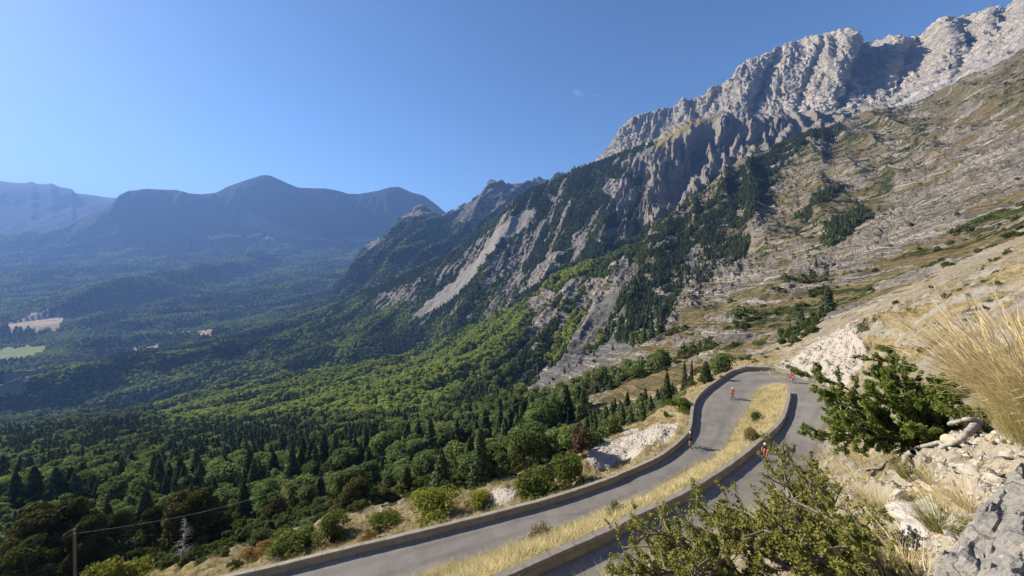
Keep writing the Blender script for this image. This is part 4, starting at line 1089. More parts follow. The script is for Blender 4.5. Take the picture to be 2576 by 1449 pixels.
def cards(cent, nrm, size, rs, aspect=1.6, tri=False):
    """leaf faces: diamonds round each centre"""
    n = len(cent)
    nrm = nrm + rs.normal(size=(n, 3)) * 0.55
    nrm /= np.linalg.norm(nrm, axis=1)[:, None] + 1e-9
    r = rs.normal(size=(n, 3))
    a = np.cross(nrm, r); a /= np.linalg.norm(a, axis=1)[:, None] + 1e-9
    b = np.cross(nrm, a)
    s = (size * rs.uniform(0.6, 1.3, n))[:, None]
    v = np.stack([cent - a * s * aspect, cent - b * s + nrm * s * 0.25, cent + a * s * aspect, cent + b * s + nrm * s * 0.25], 1)
    f = np.arange(n * 4).reshape(n, 4)
    return v.reshape(-1, 3), f

def crown_mesh(name, kind, n, size, seed, mat, shade_noise=0.5, lobes=9):
    """crown of height 1 on a trunk; leaf faces gathered on boughs"""
    rs = np.random.default_rng(seed)
    if kind == 'round':
        L = []
        for i in range(lobes):
            a = rs.uniform(0, 2 * np.pi); z = rs.uniform(0.32, 0.82)
            rr = 0.27 * np.sqrt(max(0.05, 1 - ((z - 0.5) / 0.5) ** 2)) * rs.uniform(0.5, 1.1)
            L.append((rr * np.cos(a), rr * np.sin(a), z, rs.uniform(0.15, 0.25)))
        L.append((0, 0, 0.80, 0.19))
        L = np.array(L)
        w = L[:, 3] ** 2; k = rs.choice(len(L), n, p=w / w.sum())
        d = rs.normal(size=(n, 3)); d[:, 2] += 0.35; d /= np.linalg.norm(d, axis=1)[:, None]
        rad = L[k, 3] * (0.55 + 0.5 * rs.uniform(size=n) ** 0.5) * (1 + 0.25 * pn(d[:, 0] * 2.2 + k, d[:, 1] * 2.2, d[:, 2] * 2.2 + 3 * k))
        c = L[k, :3] + d * rad[:, None] * np.array([1, 1, 0.8]); nr = d
        bough = rs.uniform(size=len(L))[k]
    elif kind == 'cone':
        tiers = 15
        t = rs.uniform(0, 1, n) ** 0.75
        t = (np.floor((1 - t) * tiers) + rs.uniform(0, 0.75, n)) / tiers
        nb = 9
        bi = rs.integers(0, nb, n) + np.floor(t * tiers) * 0.37
        ang = bi / nb * 2 * np.pi + rs.normal(size=n) * 0.16
        R = 0.27 * (1 - t) ** 0.85 + 0.012
        blen = rs.uniform(0.65, 1.15, 400)[(bi * 13).astype(int) % 400]
        r = R * blen * rs.uniform(0.12, 1, n) ** 0.6
        z = 0.08 + 0.92 * t - r * 0.35 + rs.normal(size=n) * 0.008
        c = np.stack([r * np.cos(ang), r * np.sin(ang), z], 1)
        nr = np.stack([np.cos(ang) * 0.7, np.sin(ang) * 0.7, np.full(n, 0.75)], 1)
        bough = rs.uniform(size=400)[(bi * 7).astype(int) % 400]
    elif kind == 'pine':
        L = []
        for i in range(lobes):
            z = rs.uniform(0.22, 0.92); a = rs.uniform(0, 2 * np.pi)
            rr = rs.uniform(0.35, 1.0) * 0.30 * np.sqrt(max(0.08, 1 - ((z - 0.45) / 0.56) ** 2))
            L.append((rr * np.cos(a), rr * np.sin(a), z, rs.uniform(0.075, 0.145)))
        L = np.array(L); w = L[:, 3] ** 2; k = rs.choice(len(L), n, p=w / w.sum())
        d = rs.normal(size=(n, 3)); d /= np.linalg.norm(d, axis=1)[:, None]
        c = L[k, :3] + d * (L[k, 3] * (0.4 + 0.65 * rs.uniform(size=n) ** 0.5))[:, None] * np.array([1.15, 1.15, 0.65]); nr = d + np.array([0, 0, 0.3])
        bough = rs.uniform(size=len(L))[k]
    else:   # bush: wide and low, reaching the ground
        L = []
        for i in range(lobes):
            a = rs.uniform(0, 2 * np.pi); rr = rs.uniform(0, 0.62); z = rs.uniform(0.18, 0.78) * (1 - 0.5 * rr)
            L.append((rr * np.cos(a), rr * np.sin(a), z, rs.uniform(0.18, 0.33)))
        L = np.array(L); w = L[:, 3] ** 2; k = rs.choice(len(L), n, p=w / w.sum())
        d = rs.normal(size=(n, 3)); d[:, 2] += 0.3; d /= np.linalg.norm(d, axis=1)[:, None]
        c = L[k, :3] + d * (L[k, 3] * (0.5 + 0.62 * rs.uniform(size=n) ** 0.6))[:, None]
        c[:, 2] = np.abs(c[:, 2]); nr = d
        bough = rs.uniform(size=len(L))[k]
    v, f = cards(c, nr, np.full(n, size), rs)
    sh = np.clip(bough * 0.55 + rs.uniform(size=n) * 0.45, 0, 1)
    me = raw_mesh(name, v, f, mat, np.repeat(sh, 4))
    return me

def raw_mesh(name, v, f, mat, shade=None, smooth=False):
    me = bpy.data.meshes.new(name)
    f = np.asarray(f, np.int32); k = f.shape[1]
    me.vertices.add(len(v)); me.vertices.foreach_set('co', np.asarray(v, np.float32).ravel())
    me.loops.add(f.size); me.loops.foreach_set('vertex_index', f.ravel())
    me.polygons.add(len(f)); me.polygons.foreach_set('loop_start', np.arange(0, f.size, k, dtype=np.int32)); me.polygons.foreach_set('loop_total', np.full(len(f), k, np.int32))
    me.polygons.foreach_set('use_smooth', np.full(len(f), smooth, bool))
    if shade is not None:
        a = me.attributes.new('shade', 'FLOAT', 'POINT'); a.data.foreach_set('value', np.asarray(shade, np.float32))
    me.update(calc_edges=True)
    if mat: me.materials.append(mat)
    return me

def tube(path, radii, k=6):
    """tapered tube along a path -> verts, quads"""
    path = np.asarray(path, float); n = len(path)
    t = np.gradient(path, axis=0); t /= np.linalg.norm(t, axis=1)[:, None] + 1e-9
    ref = np.where(np.abs(t[:, 2:3]) > 0.9, np.array([[1.0, 0, 0]]), np.array([[0, 0, 1.0]]))
    a = np.cross(t, ref); a /= np.linalg.norm(a, axis=1)[:, None] + 1e-9
    b = np.cross(t, a)
    ang = np.arange(k) / k * 2 * np.pi
    V = path[:, None] + np.asarray(radii)[:, None, None] * (a[:, None] * np.cos(ang)[None, :, None] + b[:, None] * np.sin(ang)[None, :, None])
    i = np.arange(n * k).reshape(n, k)
    f = np.stack([i[:-1], np.roll(i[:-1], -1, 1), np.roll(i[1:], -1, 1), i[1:]], -1).reshape(-1, 4)
    return V.reshape(-1, 3), f

class Acc:
    def __init__(s): s.v = []; s.f = []; s.n = 0; s.sh = []
    def add(s, v, f, sh=None):
        s.v.append(v); s.f.append(np.asarray(f) + s.n); s.n += len(v)
        s.sh.append(np.zeros(len(v)) if sh is None else sh)
    def mesh(s, name, mat, smooth=False):
        return raw_mesh(name, np.concatenate(s.v), np.concatenate(s.f), mat, np.concatenate(s.sh), smooth)

def trunk_mesh(name, seed, r=0.022, top=0.85, lean=0.02, limbs=5, mat=None, zl=(0.25, 0.7), ll=0.22):
    rs = np.random.default_rng(seed); A = Acc()
    z = np.linspace(-0.06, top, 9)
    p = np.stack([np.cumsum(rs.normal(size=9)) * lean * 0.3, np.cumsum(rs.normal(size=9)) * lean * 0.3, z], 1); p -= p[1] * np.array([1, 1, 0])
    A.add(*tube(p, r * (1.25 - z / top * 1.05), 7))
    for i in range(limbs):
        z0 = rs.uniform(*zl); a = rs.uniform(0, 2 * np.pi); L = ll * rs.uniform(0.6, 1.1)
        s = np.linspace(0, 1, 5)[:, None]
        b = np.array([np.interp(z0, z, p[:, 0]), np.interp(z0, z, p[:, 1]), z0])
        q = b + s * np.array([np.cos(a), np.sin(a), 0.35]) * L + s ** 2 * np.array([0, 0, 0.12 * L])
        A.add(*tube(q, r * 0.4 * (1.1 - s[:, 0]), 5))
    return A.mesh(name, mat or M_bark, True)

# ---- tree kinds for near individuals (detailed) and for the woods (light)
HI = {'conifer': [crown_mesh('crown', 'cone', 2200, 0.021, 100 + i, M_con) for i in range(4)],
      'broadleaf': [crown_mesh('crown', 'round', 2200, 0.024, 120 + i, M_brd, lobes=11) for i in range(4)],
      'shrub': [crown_mesh('foliage', 'bush', 900, 0.05, 140 + i, M_shr, lobes=8) for i in range(4)]}
TR = {'conifer': [trunk_mesh('trunk', 200 + i, 0.016, 0.93, 0.01, 0) for i in range(4)],
      'broadleaf': [trunk_mesh('trunk', 220 + i, 0.024, 0.75, 0.03, 6) for i in range(4)]}
def lo_proto(kind, i):
    if kind == 'conifer': return crown_mesh('wood_conifer', 'cone', 330, 0.042, 300 + i, M_con)
    if kind == 'broadleaf': return crown_mesh('wood_broadleaf', 'round', 330, 0.052, 320 + i, M_brd, lobes=8)
    if kind == 'pale': return crown_mesh('wood_pale', 'round', 330, 0.052, 340 + i, M_brd_l, lobes=8)
    return crown_mesh('wood_shrub', 'bush', 200, 0.09, 360 + i, M_shr, lobes=6)
LO = {k: [bpy.data.objects.new('wood_' + k, lo_proto(k, i)) for i in range(4)] for k in ('conifer', 'broadleaf', 'pale', 'shrub')}

def instancer(name, pts, scl, rotz, protos, idx, mat_unused=None, tilt=None):
    """one object: every point carries one of the protos (geometry nodes)"""
    me = bpy.data.meshes.new(name)
    me.vertices.add(len(pts)); me.vertices.foreach_set('co', np.asarray(pts, np.float32).ravel())
    for an, typ, val in (('scl', 'FLOAT_VECTOR', scl), ('rot', 'FLOAT_VECTOR', rotz), ('idx', 'INT', idx)):
        a = me.attributes.new(an, typ, 'POINT')
        a.data.foreach_set('vector' if typ == 'FLOAT_VECTOR' else 'value', np.asarray(val, np.float32 if typ != 'INT' else np.int32).ravel())
    o = bpy.data.objects.new(name, me); COL.objects.link(o)
    ng = bpy.data.node_groups.new(name + '_scatter', 'GeometryNodeTree')
    ng.interface.new_socket('Geometry', in_out='INPUT', socket_type='NodeSocketGeometry')
    ng.interface.new_socket('Geometry', in_out='OUTPUT', socket_type='NodeSocketGeometry')
    N = ng.nodes; gi = N.new('NodeGroupInput'); go = N.new('NodeGroupOutput')
    ip = N.new('GeometryNodeInstanceOnPoints')
    jn = N.new('GeometryNodeJoinGeometry')
    for p in reversed(protos):
        oi = N.new('GeometryNodeObjectInfo'); oi.inputs['Object'].default_value = p; oi.inputs['As Instance'].default_value = True
        ng.links.new(oi.outputs['Geometry'], jn.inputs[0])
    def at(nm, typ):
        a = N.new('GeometryNodeInputNamedAttribute'); a.data_type = typ; a.inputs['Name'].default_value = nm
        return a.outputs['Attribute']
    ng.links.new(gi.outputs[0], ip.inputs['Points']); ng.links.new(jn.outputs[0], ip.inputs['Instance'])
    ip.inputs['Pick Instance'].default_value = True
    ng.links.new(at('idx', 'INT'), ip.inputs['Instance Index'])
    er = N.new('FunctionNodeEulerToRotation'); ng.links.new(at('rot', 'FLOAT_VECTOR'), er.inputs[0]); ng.links.new(er.outputs[0], ip.inputs['Rotation'])
    ng.links.new(at('scl', 'FLOAT_VECTOR'), ip.inputs['Scale'])
    ng.links.new(ip.outputs[0], go.inputs[0])
    md = o.modifiers.new('scatter', 'NODES'); md.node_group = ng
    return o

def scatter(layer, spacing, dens, ymax=1e9, ymin=0.0, rowmask=None, seed=1, facing=-0.12, margin=140):
    """random points on a layer's surface, at most one per cell of the given spacing; dens (R,C) 0..1"""
    L = LAYERS[layer]; rs = np.random.default_rng(seed)
    P = np.stack([L['X'], L['Y'], L['Z']], -1)
    a = P[:-1, :-1]; b = P[:-1, 1:]; c = P[1:, 1:]; d = P[1:, :-1]
    nr = np.cross(b - a, d - a); area = np.linalg.norm(nr, axis=-1)
    nr = nr / (area[..., None] + 1e-9); nr *= np.where(nr[..., 2:3] < 0, -1, 1)
    cen = (a + c) * 0.5
    dist = np.linalg.norm(cen, axis=-1)
    vis = -(nr * cen).sum(-1) / (dist + 1e-9)
    PX, PY = scr(cen[..., 0], cen[..., 1], cen[..., 2])
    ok = (PX > -margin) & (PX < 2576 + margin) & (PY < 1560) & (PY > -60) & (cen[..., 1] > ymin) & (cen[..., 1] < ymax) & (vis > facing)
    if rowmask is not None: ok &= rowmask[:-1, :-1]
    q = dens[:-1, :-1] * ok
    sp = spacing[:-1, :-1] if isinstance(spacing, np.ndarray) else np.full(q.shape, spacing)
    flat = area * np.abs(nr[..., 2])            # plan area
    n = rs.poisson(np.minimum(3.0 * q * flat / sp ** 2, 40))
    ii = np.repeat(np.arange(n.size), n.ravel())
    u = rs.uniform(size=len(ii))[:, None]; v = rs.uniform(size=len(ii))[:, None]
    A, B, C, D = (m.reshape(-1, 3)[ii] for m in (a, b, c, d))
    pts = (A * (1 - u) + B * u) * (1 - v) + (D * (1 - u) + C * u) * v
    s = sp.ravel()[ii]
    ang = 0.6
    rx = pts[:, 0] * math.cos(ang) - pts[:, 1] * math.sin(ang); ry = pts[:, 0] * math.sin(ang) + pts[:, 1] * math.cos(ang)
    key = np.stack([np.floor(rx / s), np.floor(ry / s), np.round(np.log(s) * 20)], 1).astype(np.int64)
    _, first = np.unique(key, axis=0, return_index=True)
    # a cell keeps its tree with the odds of its own density
    keep = rs.uniform(size=len(first)) < np.clip(dens[:-1, :-1].ravel()[ii[first]] * 1.15, 0, 1)
    return pts[first[keep]]

def screen_mask(pts, polys):
    px, py = scr(pts[:, 0], pts[:, 1], pts[:, 2])
    j = 8 * fbm(px / 30, py / 30, 2.0, 3)
    m = np.zeros(len(pts), bool)
    for p in polys: m |= in_poly(px + j, py + j, p)
    return m

CON_ZONE = [[(0, 1060), (420, 1055), (900, 1075), (1050, 1120), (900, 1180), (500, 1190), (0, 1180)], [(1240, 960), (1300, 880), (1400, 720), (1480, 700), (1700, 560), (2150, 290), (2150, 420), (1900, 600), (1700, 850), (1560, 880), (1400, 940), (1200, 1040), (1130, 1040)], [(1420, 1060), (1700, 960), (1720, 1010), (1560, 1100), (1440, 1130)]]

def build_woods():
    sets = {'conifer': [], 'broadleaf': [], 'pale': [], 'shrub': []}
    def put(kind, pts, h, sq=1.0):
        if len(pts): sets[kind].append(np.concatenate([pts, h[:, None], np.full((len(pts), 1), sq)], 1))
    rs = np.random.default_rng(11)
    # near mountainside
    L = LAYERS['near']; M = L['M']
    F = (M[..., 0] > 0.8).astype(float)
    thin = fbm(L['X'] / 28.0, L['Y'] / 28.0, 3.0, 3)
    a_, b_ = gully_coords(L['X'], L['Y'])
    streak = ridged(a_ / 26.0, b_ / 190.0, 6.0, 3)
    rough = sstep(380, 520, L['Y']) * (1 - blur(in_poly(L['PX'], L['PY'], PALE_ZONE[0]).astype(float), 3))
    F = F * np.clip(1.0 + 0.5 * thin, 0.5, 1.0) * (1 - 0.92 * rough * sstep(0.98, 1.2, streak))
    for s_ in STRIPS: F[in_poly(L['PX'], L['PY'], s_)] = 0
    p = scatter('near', 5.2, F, seed=2, ymin=108, facing=-0.35)
    pal = screen_mask(p, PALE_ZONE); con = screen_mask(p, CON_ZONE)
    nz = fbm(p[:, 0] / 45.0, p[:, 1] / 45.0, 0.0, 3)
    r = rs.uniform(size=len(p)) - 0.5
    isc = np.where(pal, r * 0.5 + nz * 0.5 > 0.32, np.where(con, r + nz * 0.5 > -0.25, r * 0.8 + nz > 0.22))
    hc = rs.uniform(6.5, 13.0, len(p)) ; hb = rs.uniform(4.0, 11.0, len(p))
    hc *= np.clip(0.72 + 0.3 * np.clip(1 - p[:, 1] / 900.0, 0, 1), 0.6, 1)
    put('conifer', p[isc], hc[isc]); put('pale', p[~isc & pal], hb[~isc & pal]); put('broadleaf', p[~isc & ~pal], hb[~isc & ~pal])
    # scattered trees and shrubs on the open mountainside
    G = ((M[..., 0] > 0.05) & (M[..., 0] < 0.8)).astype(float) * np.clip(M[..., 0], 0, 0.6)
    cl = np.clip(0.35 + 1.3 * fbm(L['X'] / 22.0, L['Y'] / 22.0, 5.0, 3), 0, 1)
    p = scatter('near', 3.3, G * cl, seed=3, ymin=108)
    h = rs.uniform(0.7, 2.4, len(p)) ** 1.1 * np.where(p[:, 1] > 190, 1.45, 1.0); put('shrub', p, h)
    rock = ((M[..., 0] < 0.06)).astype(float) * 0.10 * np.clip(0.1 + 2 * fbm(L['X'] / 30.0, L['Y'] / 30.0, 8.0, 3), 0, 1)
    p = scatter('near', 4.0, rock, seed=4, ymin=108); put('shrub', p, rs.uniform(0.6, 1.7, len(p)) * np.where(p[:, 1] > 190, 1.6, 1.0))
    D = np.zeros(L['X'].shape)
    for s_ in STRIPS: D[in_poly(L['PX'] + 6 * thin * 2, L['PY'] + 5 * thin, s_)] = 1.0
    D = blur(blur(D, 5), 5); D = np.where(D > 0.55, 1.0, D * 0.7)
    MIX = [(1610, 600), (1700, 530), (1763, 478), (1830, 430), (1870, 420), (1850, 470), (1790, 540), (1760, 600), (1810, 650), (1790, 700), (1710, 720), (1690, 660), (1640, 650)]
    D[in_poly(L['PX'], L['PY'], MIX) & (D < 0.38)] = 0.38
    D[in_poly(L['PX'] + 8 * thin, L['PY'], [(1180, 1045), (1300, 980), (1400, 920), (1480, 880), (1560, 840), (1650, 838), (1560, 890), (1400, 965), (1220, 1035)]) & (D < 0.1)] = 0.12
    p = scatter('near', 3.3, D * np.where(thin < -0.13, 0.10, np.clip(0.9 + 0.8 * thin, 0.3, 1)), seed=5, ymin=108, facing=-0.35)
    isc = rs.uniform(size=len(p)) < np.where(p[:, 1] > 330, 0.85, 0.2)
    put('conifer', p[isc], rs.uniform(5.5, 10.5, isc.sum()) * np.where(p[isc][:, 1] > 330, 1.0, 0.4)); put('shrub', p[~isc], rs.uniform(1.6, 3.2, (~isc).sum()))
    # lone conifers on the pasture
    Dl = np.zeros(L['X'].shape); Dl[in_poly(L['PX'], L['PY'], [(1960, 430), (2170, 290), (2330, 300), (2360, 420), (2250, 640), (2050, 700), (1860, 680), (1880, 600)])] = 0.055
    p = scatter('near', 4.6, Dl, seed=6, ymin=108); put('conifer', p, rs.uniform(2.5, 6.5, len(p)))
    # near ground below the parapet
    L = LAYERS['ground']; M = L['M']
    F = (M[..., 0] > 0.8).astype(float)
    p = scatter('ground', 4.3, F, seed=7, ymin=20, facing=-0.5)
    dw = near_dist(p[:, 0], p[:, 1], OW, 2.0, 9.0)[0]
    p = p[(p[:, 1] < 110) & (dw > np.where(p[:, 0] > -12, 5.0, 7.0)) & ~((p[:, 1] < 60) & (p[:, 0] < -14))]
    con = screen_mask(p, CON_ZONE)
    isc = rs.uniform(size=len(p)) < np.where(con, 0.75, 0.2)
    fs = np.where(p[:, 1] > 70, 0.72, 1.0) * np.where(p[:, 0] > 6, 0.68, 1.0); put('conifer', p[isc], rs.uniform(4.0, 8.0, isc.sum()) * fs[isc]); put('broadleaf', p[~isc], rs.uniform(2.4, 6.0, (~isc).sum()) * fs[~isc])
    G = ((M[..., 0] > 0.05) & (M[..., 0] < 0.8)).astype(float) * 0.22
    G *= (L['dr'] > 1.5) & (~L['isl']) & (L['Y'] > 26)
    p = scatter('ground', 2.6, G, seed=8, ymin=26); p = p[p[:, 1] < 112]
    put('shrub', p, rs.uniform(0.35, 1.0, len(p)) * np.where(p[:, 1] > 70, 1.5, 1.0))
    und = (M[..., 0] > 0.8) * (L['Y'] > 22) * (L['Y'] < 66) * 0.75
    p = scatter('ground', 1.7, und, seed=28, ymin=22, facing=-0.4); dw = near_dist(p[:, 0], p[:, 1], OW, 2.0, 9.0)[0]; p = p[dw > 1.6]
    put('shrub', p, rs.uniform(0.5, 1.5, len(p)))
    # spur
    L = LAYERS['spur']; M = L['M']
    a_, b_ = gully_coords(L['X'], L['Y'])
    streak = ridged(a_ / 42.0, b_ / 330.0, 6.0, 3)
    rough = sstep(980, 1150, L['PX']) * sstep(1.0, 1.15, L['ts'])[:, None]
    F = (M[..., 0] > 0.8).astype(float) * np.clip(1 + 0.5 * fbm(L['X'] / 60, L['Y'] / 60, 1.0, 3), 0.4, 1) * (1 - 0.9 * rough * sstep(0.98, 1.25, streak))
    p = scatter('spur', 7.2, F, seed=9, facing=-0.3)
    nz = fbm(p[:, 0] / 160.0, p[:, 1] / 160.0, 4.0, 3)
    px, py = scr(p[:, 0], p[:, 1], p[:, 2])
    v_ = rs.uniform(size=len(p)) - 0.5 + nz * 1.1 + sstep(820, 650, py) * 0.5; isc = v_ > 0.05; isp = (v_ < -0.3) & (py > 720); m_ = ~isc & ~isp
    put('conifer', p[isc], rs.uniform(9.0, 15.0, isc.sum()), 1.15); put('broadleaf', p[m_], rs.uniform(6.5, 13.0, m_.sum()), 1.1); put('pale', p[isp], rs.uniform(6.5, 13.0, isp.sum()), 1.15)
    few = ((M[..., 0] < 0.5) & (L['PX'] < 1640)).astype(float) * np.where(M[..., 2] > 0.9, 0.015, 0.07)
    p = scatter('spur', 7.2, few, seed=19); put('conifer', p, rs.uniform(6.0, 11.0, len(p)))
    # far peak shoulder and valley: larger clumps, the palest tinted as sunlit crowns
    L = LAYERS['peak']; F = (L['M'][..., 0] > 0.8).astype(float)
    p = scatter('peak', 13.0, F, seed=10, facing=-0.1); u_ = rs.uniform(size=len(p)) + 0.8 * fbm(p[:, 0] / 150.0, p[:, 1] / 150.0, 1.0, 3); h_ = rs.uniform(13, 21, len(p))
    put('conifer', p[u_ > 0.55], h_[u_ > 0.55], 1.3); put('broadleaf', p[(u_ <= 0.55) & (u_ > 0.25)], h_[(u_ <= 0.55) & (u_ > 0.25)] * 0.85, 1.15); put('pale', p[u_ <= 0.25], h_[u_ <= 0.25] * 0.85, 1.15)
    L = LAYERS['valley']; F = (L['M'][..., 0] > 0.8).astype(float) * np.clip(0.9 + 0.6 * fbm(L['X'] / 240, L['Y'] / 240, 6.0, 3), 0.25, 1)
    sp = np.clip(L['Y'] / 190.0, 9.0, 26.0); sp = 2.0 ** np.round(np.log2(sp) * 2) ** 1.0 if False else np.round(sp / 4) * 4 + 3
    p = scatter('valley', sp, F, seed=12, ymax=6250, facing=-0.05, margin=60)
    nz = fbm(p[:, 0] / 300.0, p[:, 1] / 300.0, 4.0, 3)
    v_ = rs.uniform(size=len(p)) - 0.5 + nz * 1.3; isc = v_ > 0.22; isp = v_ < -0.12
    hs = np.clip(p[:, 1] / 170.0, 9, 27)
    put('conifer', p[isc], hs[isc] * rs.uniform(0.8, 1.2, isc.sum()), 1.5); m_ = ~isc & ~isp; put('broadleaf', p[m_], hs[m_] * rs.uniform(0.7, 1.05, m_.sum()), 1.15); put('pale', p[isp], hs[isp] * rs.uniform(0.65, 1.05, isp.sum()), 1.2)

    names = {'conifer': ('conifer_wood', 'dark conifers covering the slopes and valley as one wood'),
             'broadleaf': ('broadleaf_wood', 'green broadleaf woodland covering the slopes and valley'),
             'pale': ('pale_sunlit_wood', 'light green beech wood on the spur, with far crowns tinted as sunlit'),
             'shrub': ('scrub', 'low scrub dotted over the dry mountainside')}
    groups = {'conifer': ('conifer_tree', 'conifers in the wood below the road', 'one of the dark pointed conifers in the near wood below the parapet', 'conifer'),
              'broadleaf': ('broadleaf_tree', 'broadleaf trees in the wood below the road', 'one of the rounded green broadleaf trees in the near wood below the parapet', 'tree'),
              'shrub': ('shrub', 'low shrubs on the open slopes', 'one of the small low shrubs dotted over the dry open slope', 'shrub')}
    NIND = {'conifer': 270, 'broadleaf': 270, 'shrub': 240, 'pale': 0}
    for kind, lst in sets.items():
        A = np.concatenate(lst); rs.shuffle(A)
        px, py = scr(A[:, 0], A[:, 1], A[:, 2])
        size = A[:, 3] / A[:, 1] * FPX
        inside = (px > -20) & (px < 2596) & (py > 0) & (py - size < 1445)
        order = np.argsort(-(size * inside))
        ind = order[:NIND[kind]]; rest = order[NIND[kind]:]
        for k in ind:
            x, y, z, h, sq = A[k]
            i = int(rs.integers(0, 4)); nm, grp, lab, cat = groups[kind]
            if kind == 'shrub':
                o = bpy.data.objects.new(nm, HI[kind][i]); COL.objects.link(o)
            else:
                o = bpy.data.objects.new(nm, None); COL.objects.link(o)
                for part, me in (('crown', HI[kind][i]), ('trunk', TR[kind][i])):
                    c = bpy.data.objects.new(part, me); COL.objects.link(c); c.parent = o
            o.location = (x, y, z - 0.02 * h); o.rotation_euler = (0, 0, rs.uniform(0, 6.28))
            w = h * rs.uniform(0.9, 1.25); o.scale = (w, w, h)
            tag(o, lab, cat, grp)
        B = A[rest]; n = len(B)
        w = B[:, 3] * B[:, 4] * rs.uniform(0.85, 1.25, n)
        scl = np.stack([w, w, B[:, 3]], 1)
        rot = np.zeros((n, 3)); rot[:, 2] = rs.uniform(0, 6.28, n)
        pts = B[:, :3].copy(); pts[:, 2] -= 0.04 * B[:, 3]
        o = instancer(names[kind][0], pts, scl, rot, LO[kind], rs.integers(0, 4, n))
        tag(o, names[kind][1], 'wood' if kind != 'shrub' else 'scrub', kind='stuff')
        print('WOOD', kind, len(A))
build_woods()
# ------------------------------------------------------------------ hand-placed trees and bushes
def place_plant(name, label, cat, base, top_row, half_w, crown_me, trunk_me=None, depth=None, group=None, part='crown', sink=0.03):
    """plant rooted where the line of sight through base=(column,row) meets the ground; its top reaches top_row"""
    p = hit(*base) if depth is None else W(base[0], base[1], depth)
    if depth is not None: p[2] = ground_z(p[0], p[1])[0]
    row = HY - FPX * p[2] / p[1]
    h = (row - top_row) / FPX * p[1]
    w = half_w / FPX * p[1]
    o = empty(name, (p[0], p[1], p[2] - sink * h), random.uniform(0, 6.28))
    c = bpy.data.objects.new(part, crown_me); COL.objects.link(c); c.parent = o
    h /= max(0.6, max(v.co.z for v in crown_me.vertices) * 0.97)
    cw = max(np.ptp([v.co.x for v in crown_me.vertices]) / 2, 0.05) if len(crown_me.vertices) < 4e4 else 0.4
    o.scale = (w / cw, w / cw, h)
    if trunk_me:
        t = bpy.data.objects.new('trunk', trunk_me); COL.objects.link(t); t.parent = o
        t.scale = (0.9, 0.9, 1.0)
    tag(o, label, cat, group)
    return o
big = lambda kind, n, s, seed, mat, lobes: crown_mesh('crown', kind, n, s, seed, mat, lobes=lobes)
PT = [trunk_mesh('trunk', 400 + i, 0.026, 0.88, 0.05, 9, M_bark, (0.2, 0.85), 0.24) for i in range(3)]
BT = [trunk_mesh('stems', 420 + i, 0.018, 0.55, 0.10, 9, M_bark, (0.02, 0.35), 0.5) for i in range(3)]
def pine(i, lobes=26, n=5200, s=0.017): return big('pine', n, s, 500 + i, M_pine, lobes)
def bush(i, mat, n=2400, s=0.03, lobes=13): return crown_mesh('foliage', 'bush', n, s, 540 + i, mat, lobes=lobes)
place_plant('pine_tree', 'large dark round-crowned pine just left of the wooden pole', 'pine', (120, 1450), 1268, 90, pine(0, 54, 20000, 0.0155), PT[0], 50)
place_plant('pine_tree', 'dark pine crowded against the right side of the wooden pole', 'pine', (222, 1452), 1302, 50, pine(1, 34, 11000, 0.018), PT[1], 46)
place_plant('pine_tree', 'small brownish pine between the pole and the tall pine pair', 'pine', (292, 1400), 1283, 30, pine(2, 20), PT[2], 56)
place_plant('pine_tree', 'pine with a bare dark trunk beside the biggest pine behind the dead snag', 'pine', (385, 1402), 1276, 38, pine(3, 26, 9000, 0.018), PT[0], 54)
place_plant('pine_tree', 'tallest dark pine rising behind the pale dead snag', 'pine', (478, 1400), 1236, 62, pine(4, 44, 16000, 0.0165), PT[1], 50)
place_plant('pine_tree', 'dark bushy pine right of the pale dead snag', 'pine', (530, 1402), 1284, 48, pine(5, 34, 11000, 0.018), PT[2], 49)
place_plant('pine_tree', 'lone olive pine with open branches left of the bushes along the parapet', 'pine', (697, 1352), 1254, 30, pine(6, 18), PT[0], 58)
place_plant('pine_tree', 'dark bushy pine lowest behind the yellow-green bush at the bottom edge', 'pine', (60, 1500), 1370, 70, pine(7, 26), PT[1], 42)
place_plant('juniper', 'tall dark juniper behind the bushes, left of the brown-tipped one', 'juniper', (893, 1332), 1204, 42, pine(8, 30, 6000, 0.016), PT[2], 47)
place_plant('juniper', 'slender brown-tipped conifer standing above the big yellow-green bush', 'conifer', (1022, 1290), 1174, 28, big('cone', 3200, 0.018, 560, M_pine, 9), TR['conifer'][0], 50)
place_plant('juniper', 'squat dark juniper half hidden behind the green bush by the parapet', 'juniper', (960, 1320), 1228, 36, pine(9, 24), PT[0], 47)
place_plant('dead_conifer', 'rust-brown dying conifer above the pale stony patch', 'conifer', (1463, 1150), 1075, 35, big('pine', 3600, 0.022, 566, M_rust, 26), PT[1], 47)
place_plant('bush', 'yellow-green leafy bush at the bottom edge right of the pole', 'bush', (285, 1500), 1408, 78, bush(0, M_yel, 3200, 0.026), BT[0], 36, part='foliage')
place_plant('bush', 'orange-brown turning bush at the start of the parapet bushes', 'bush', (652, 1424), 1374, 38, bush(1, M_ora), BT[1], 35.5, part='foliage')
place_plant('bush', 'green bush leaning on the parapet next to the orange-brown bush', 'bush', (735, 1402), 1336, 60, bush(2, M_grn), BT[2], 35.5, part='foliage')
place_plant('bush', 'bright green bush on the slope third along the parapet', 'bush', (830, 1388), 1292, 60, bush(3, M_grn, 3000, 0.027), BT[0], 37, part='foliage')
place_plant('bush', 'mid green bush below the squat juniper', 'bush', (970, 1350), 1288, 44, bush(4, M_grn), BT[1], 38, part='foliage')
place_plant('bush', 'big bright bush with pale leaves rising above the parapet at mid left', 'bush', (1085, 1326), 1236, 76, bush(5, M_yel, 3600, 0.024, 18), BT[2], 38, part='foliage')
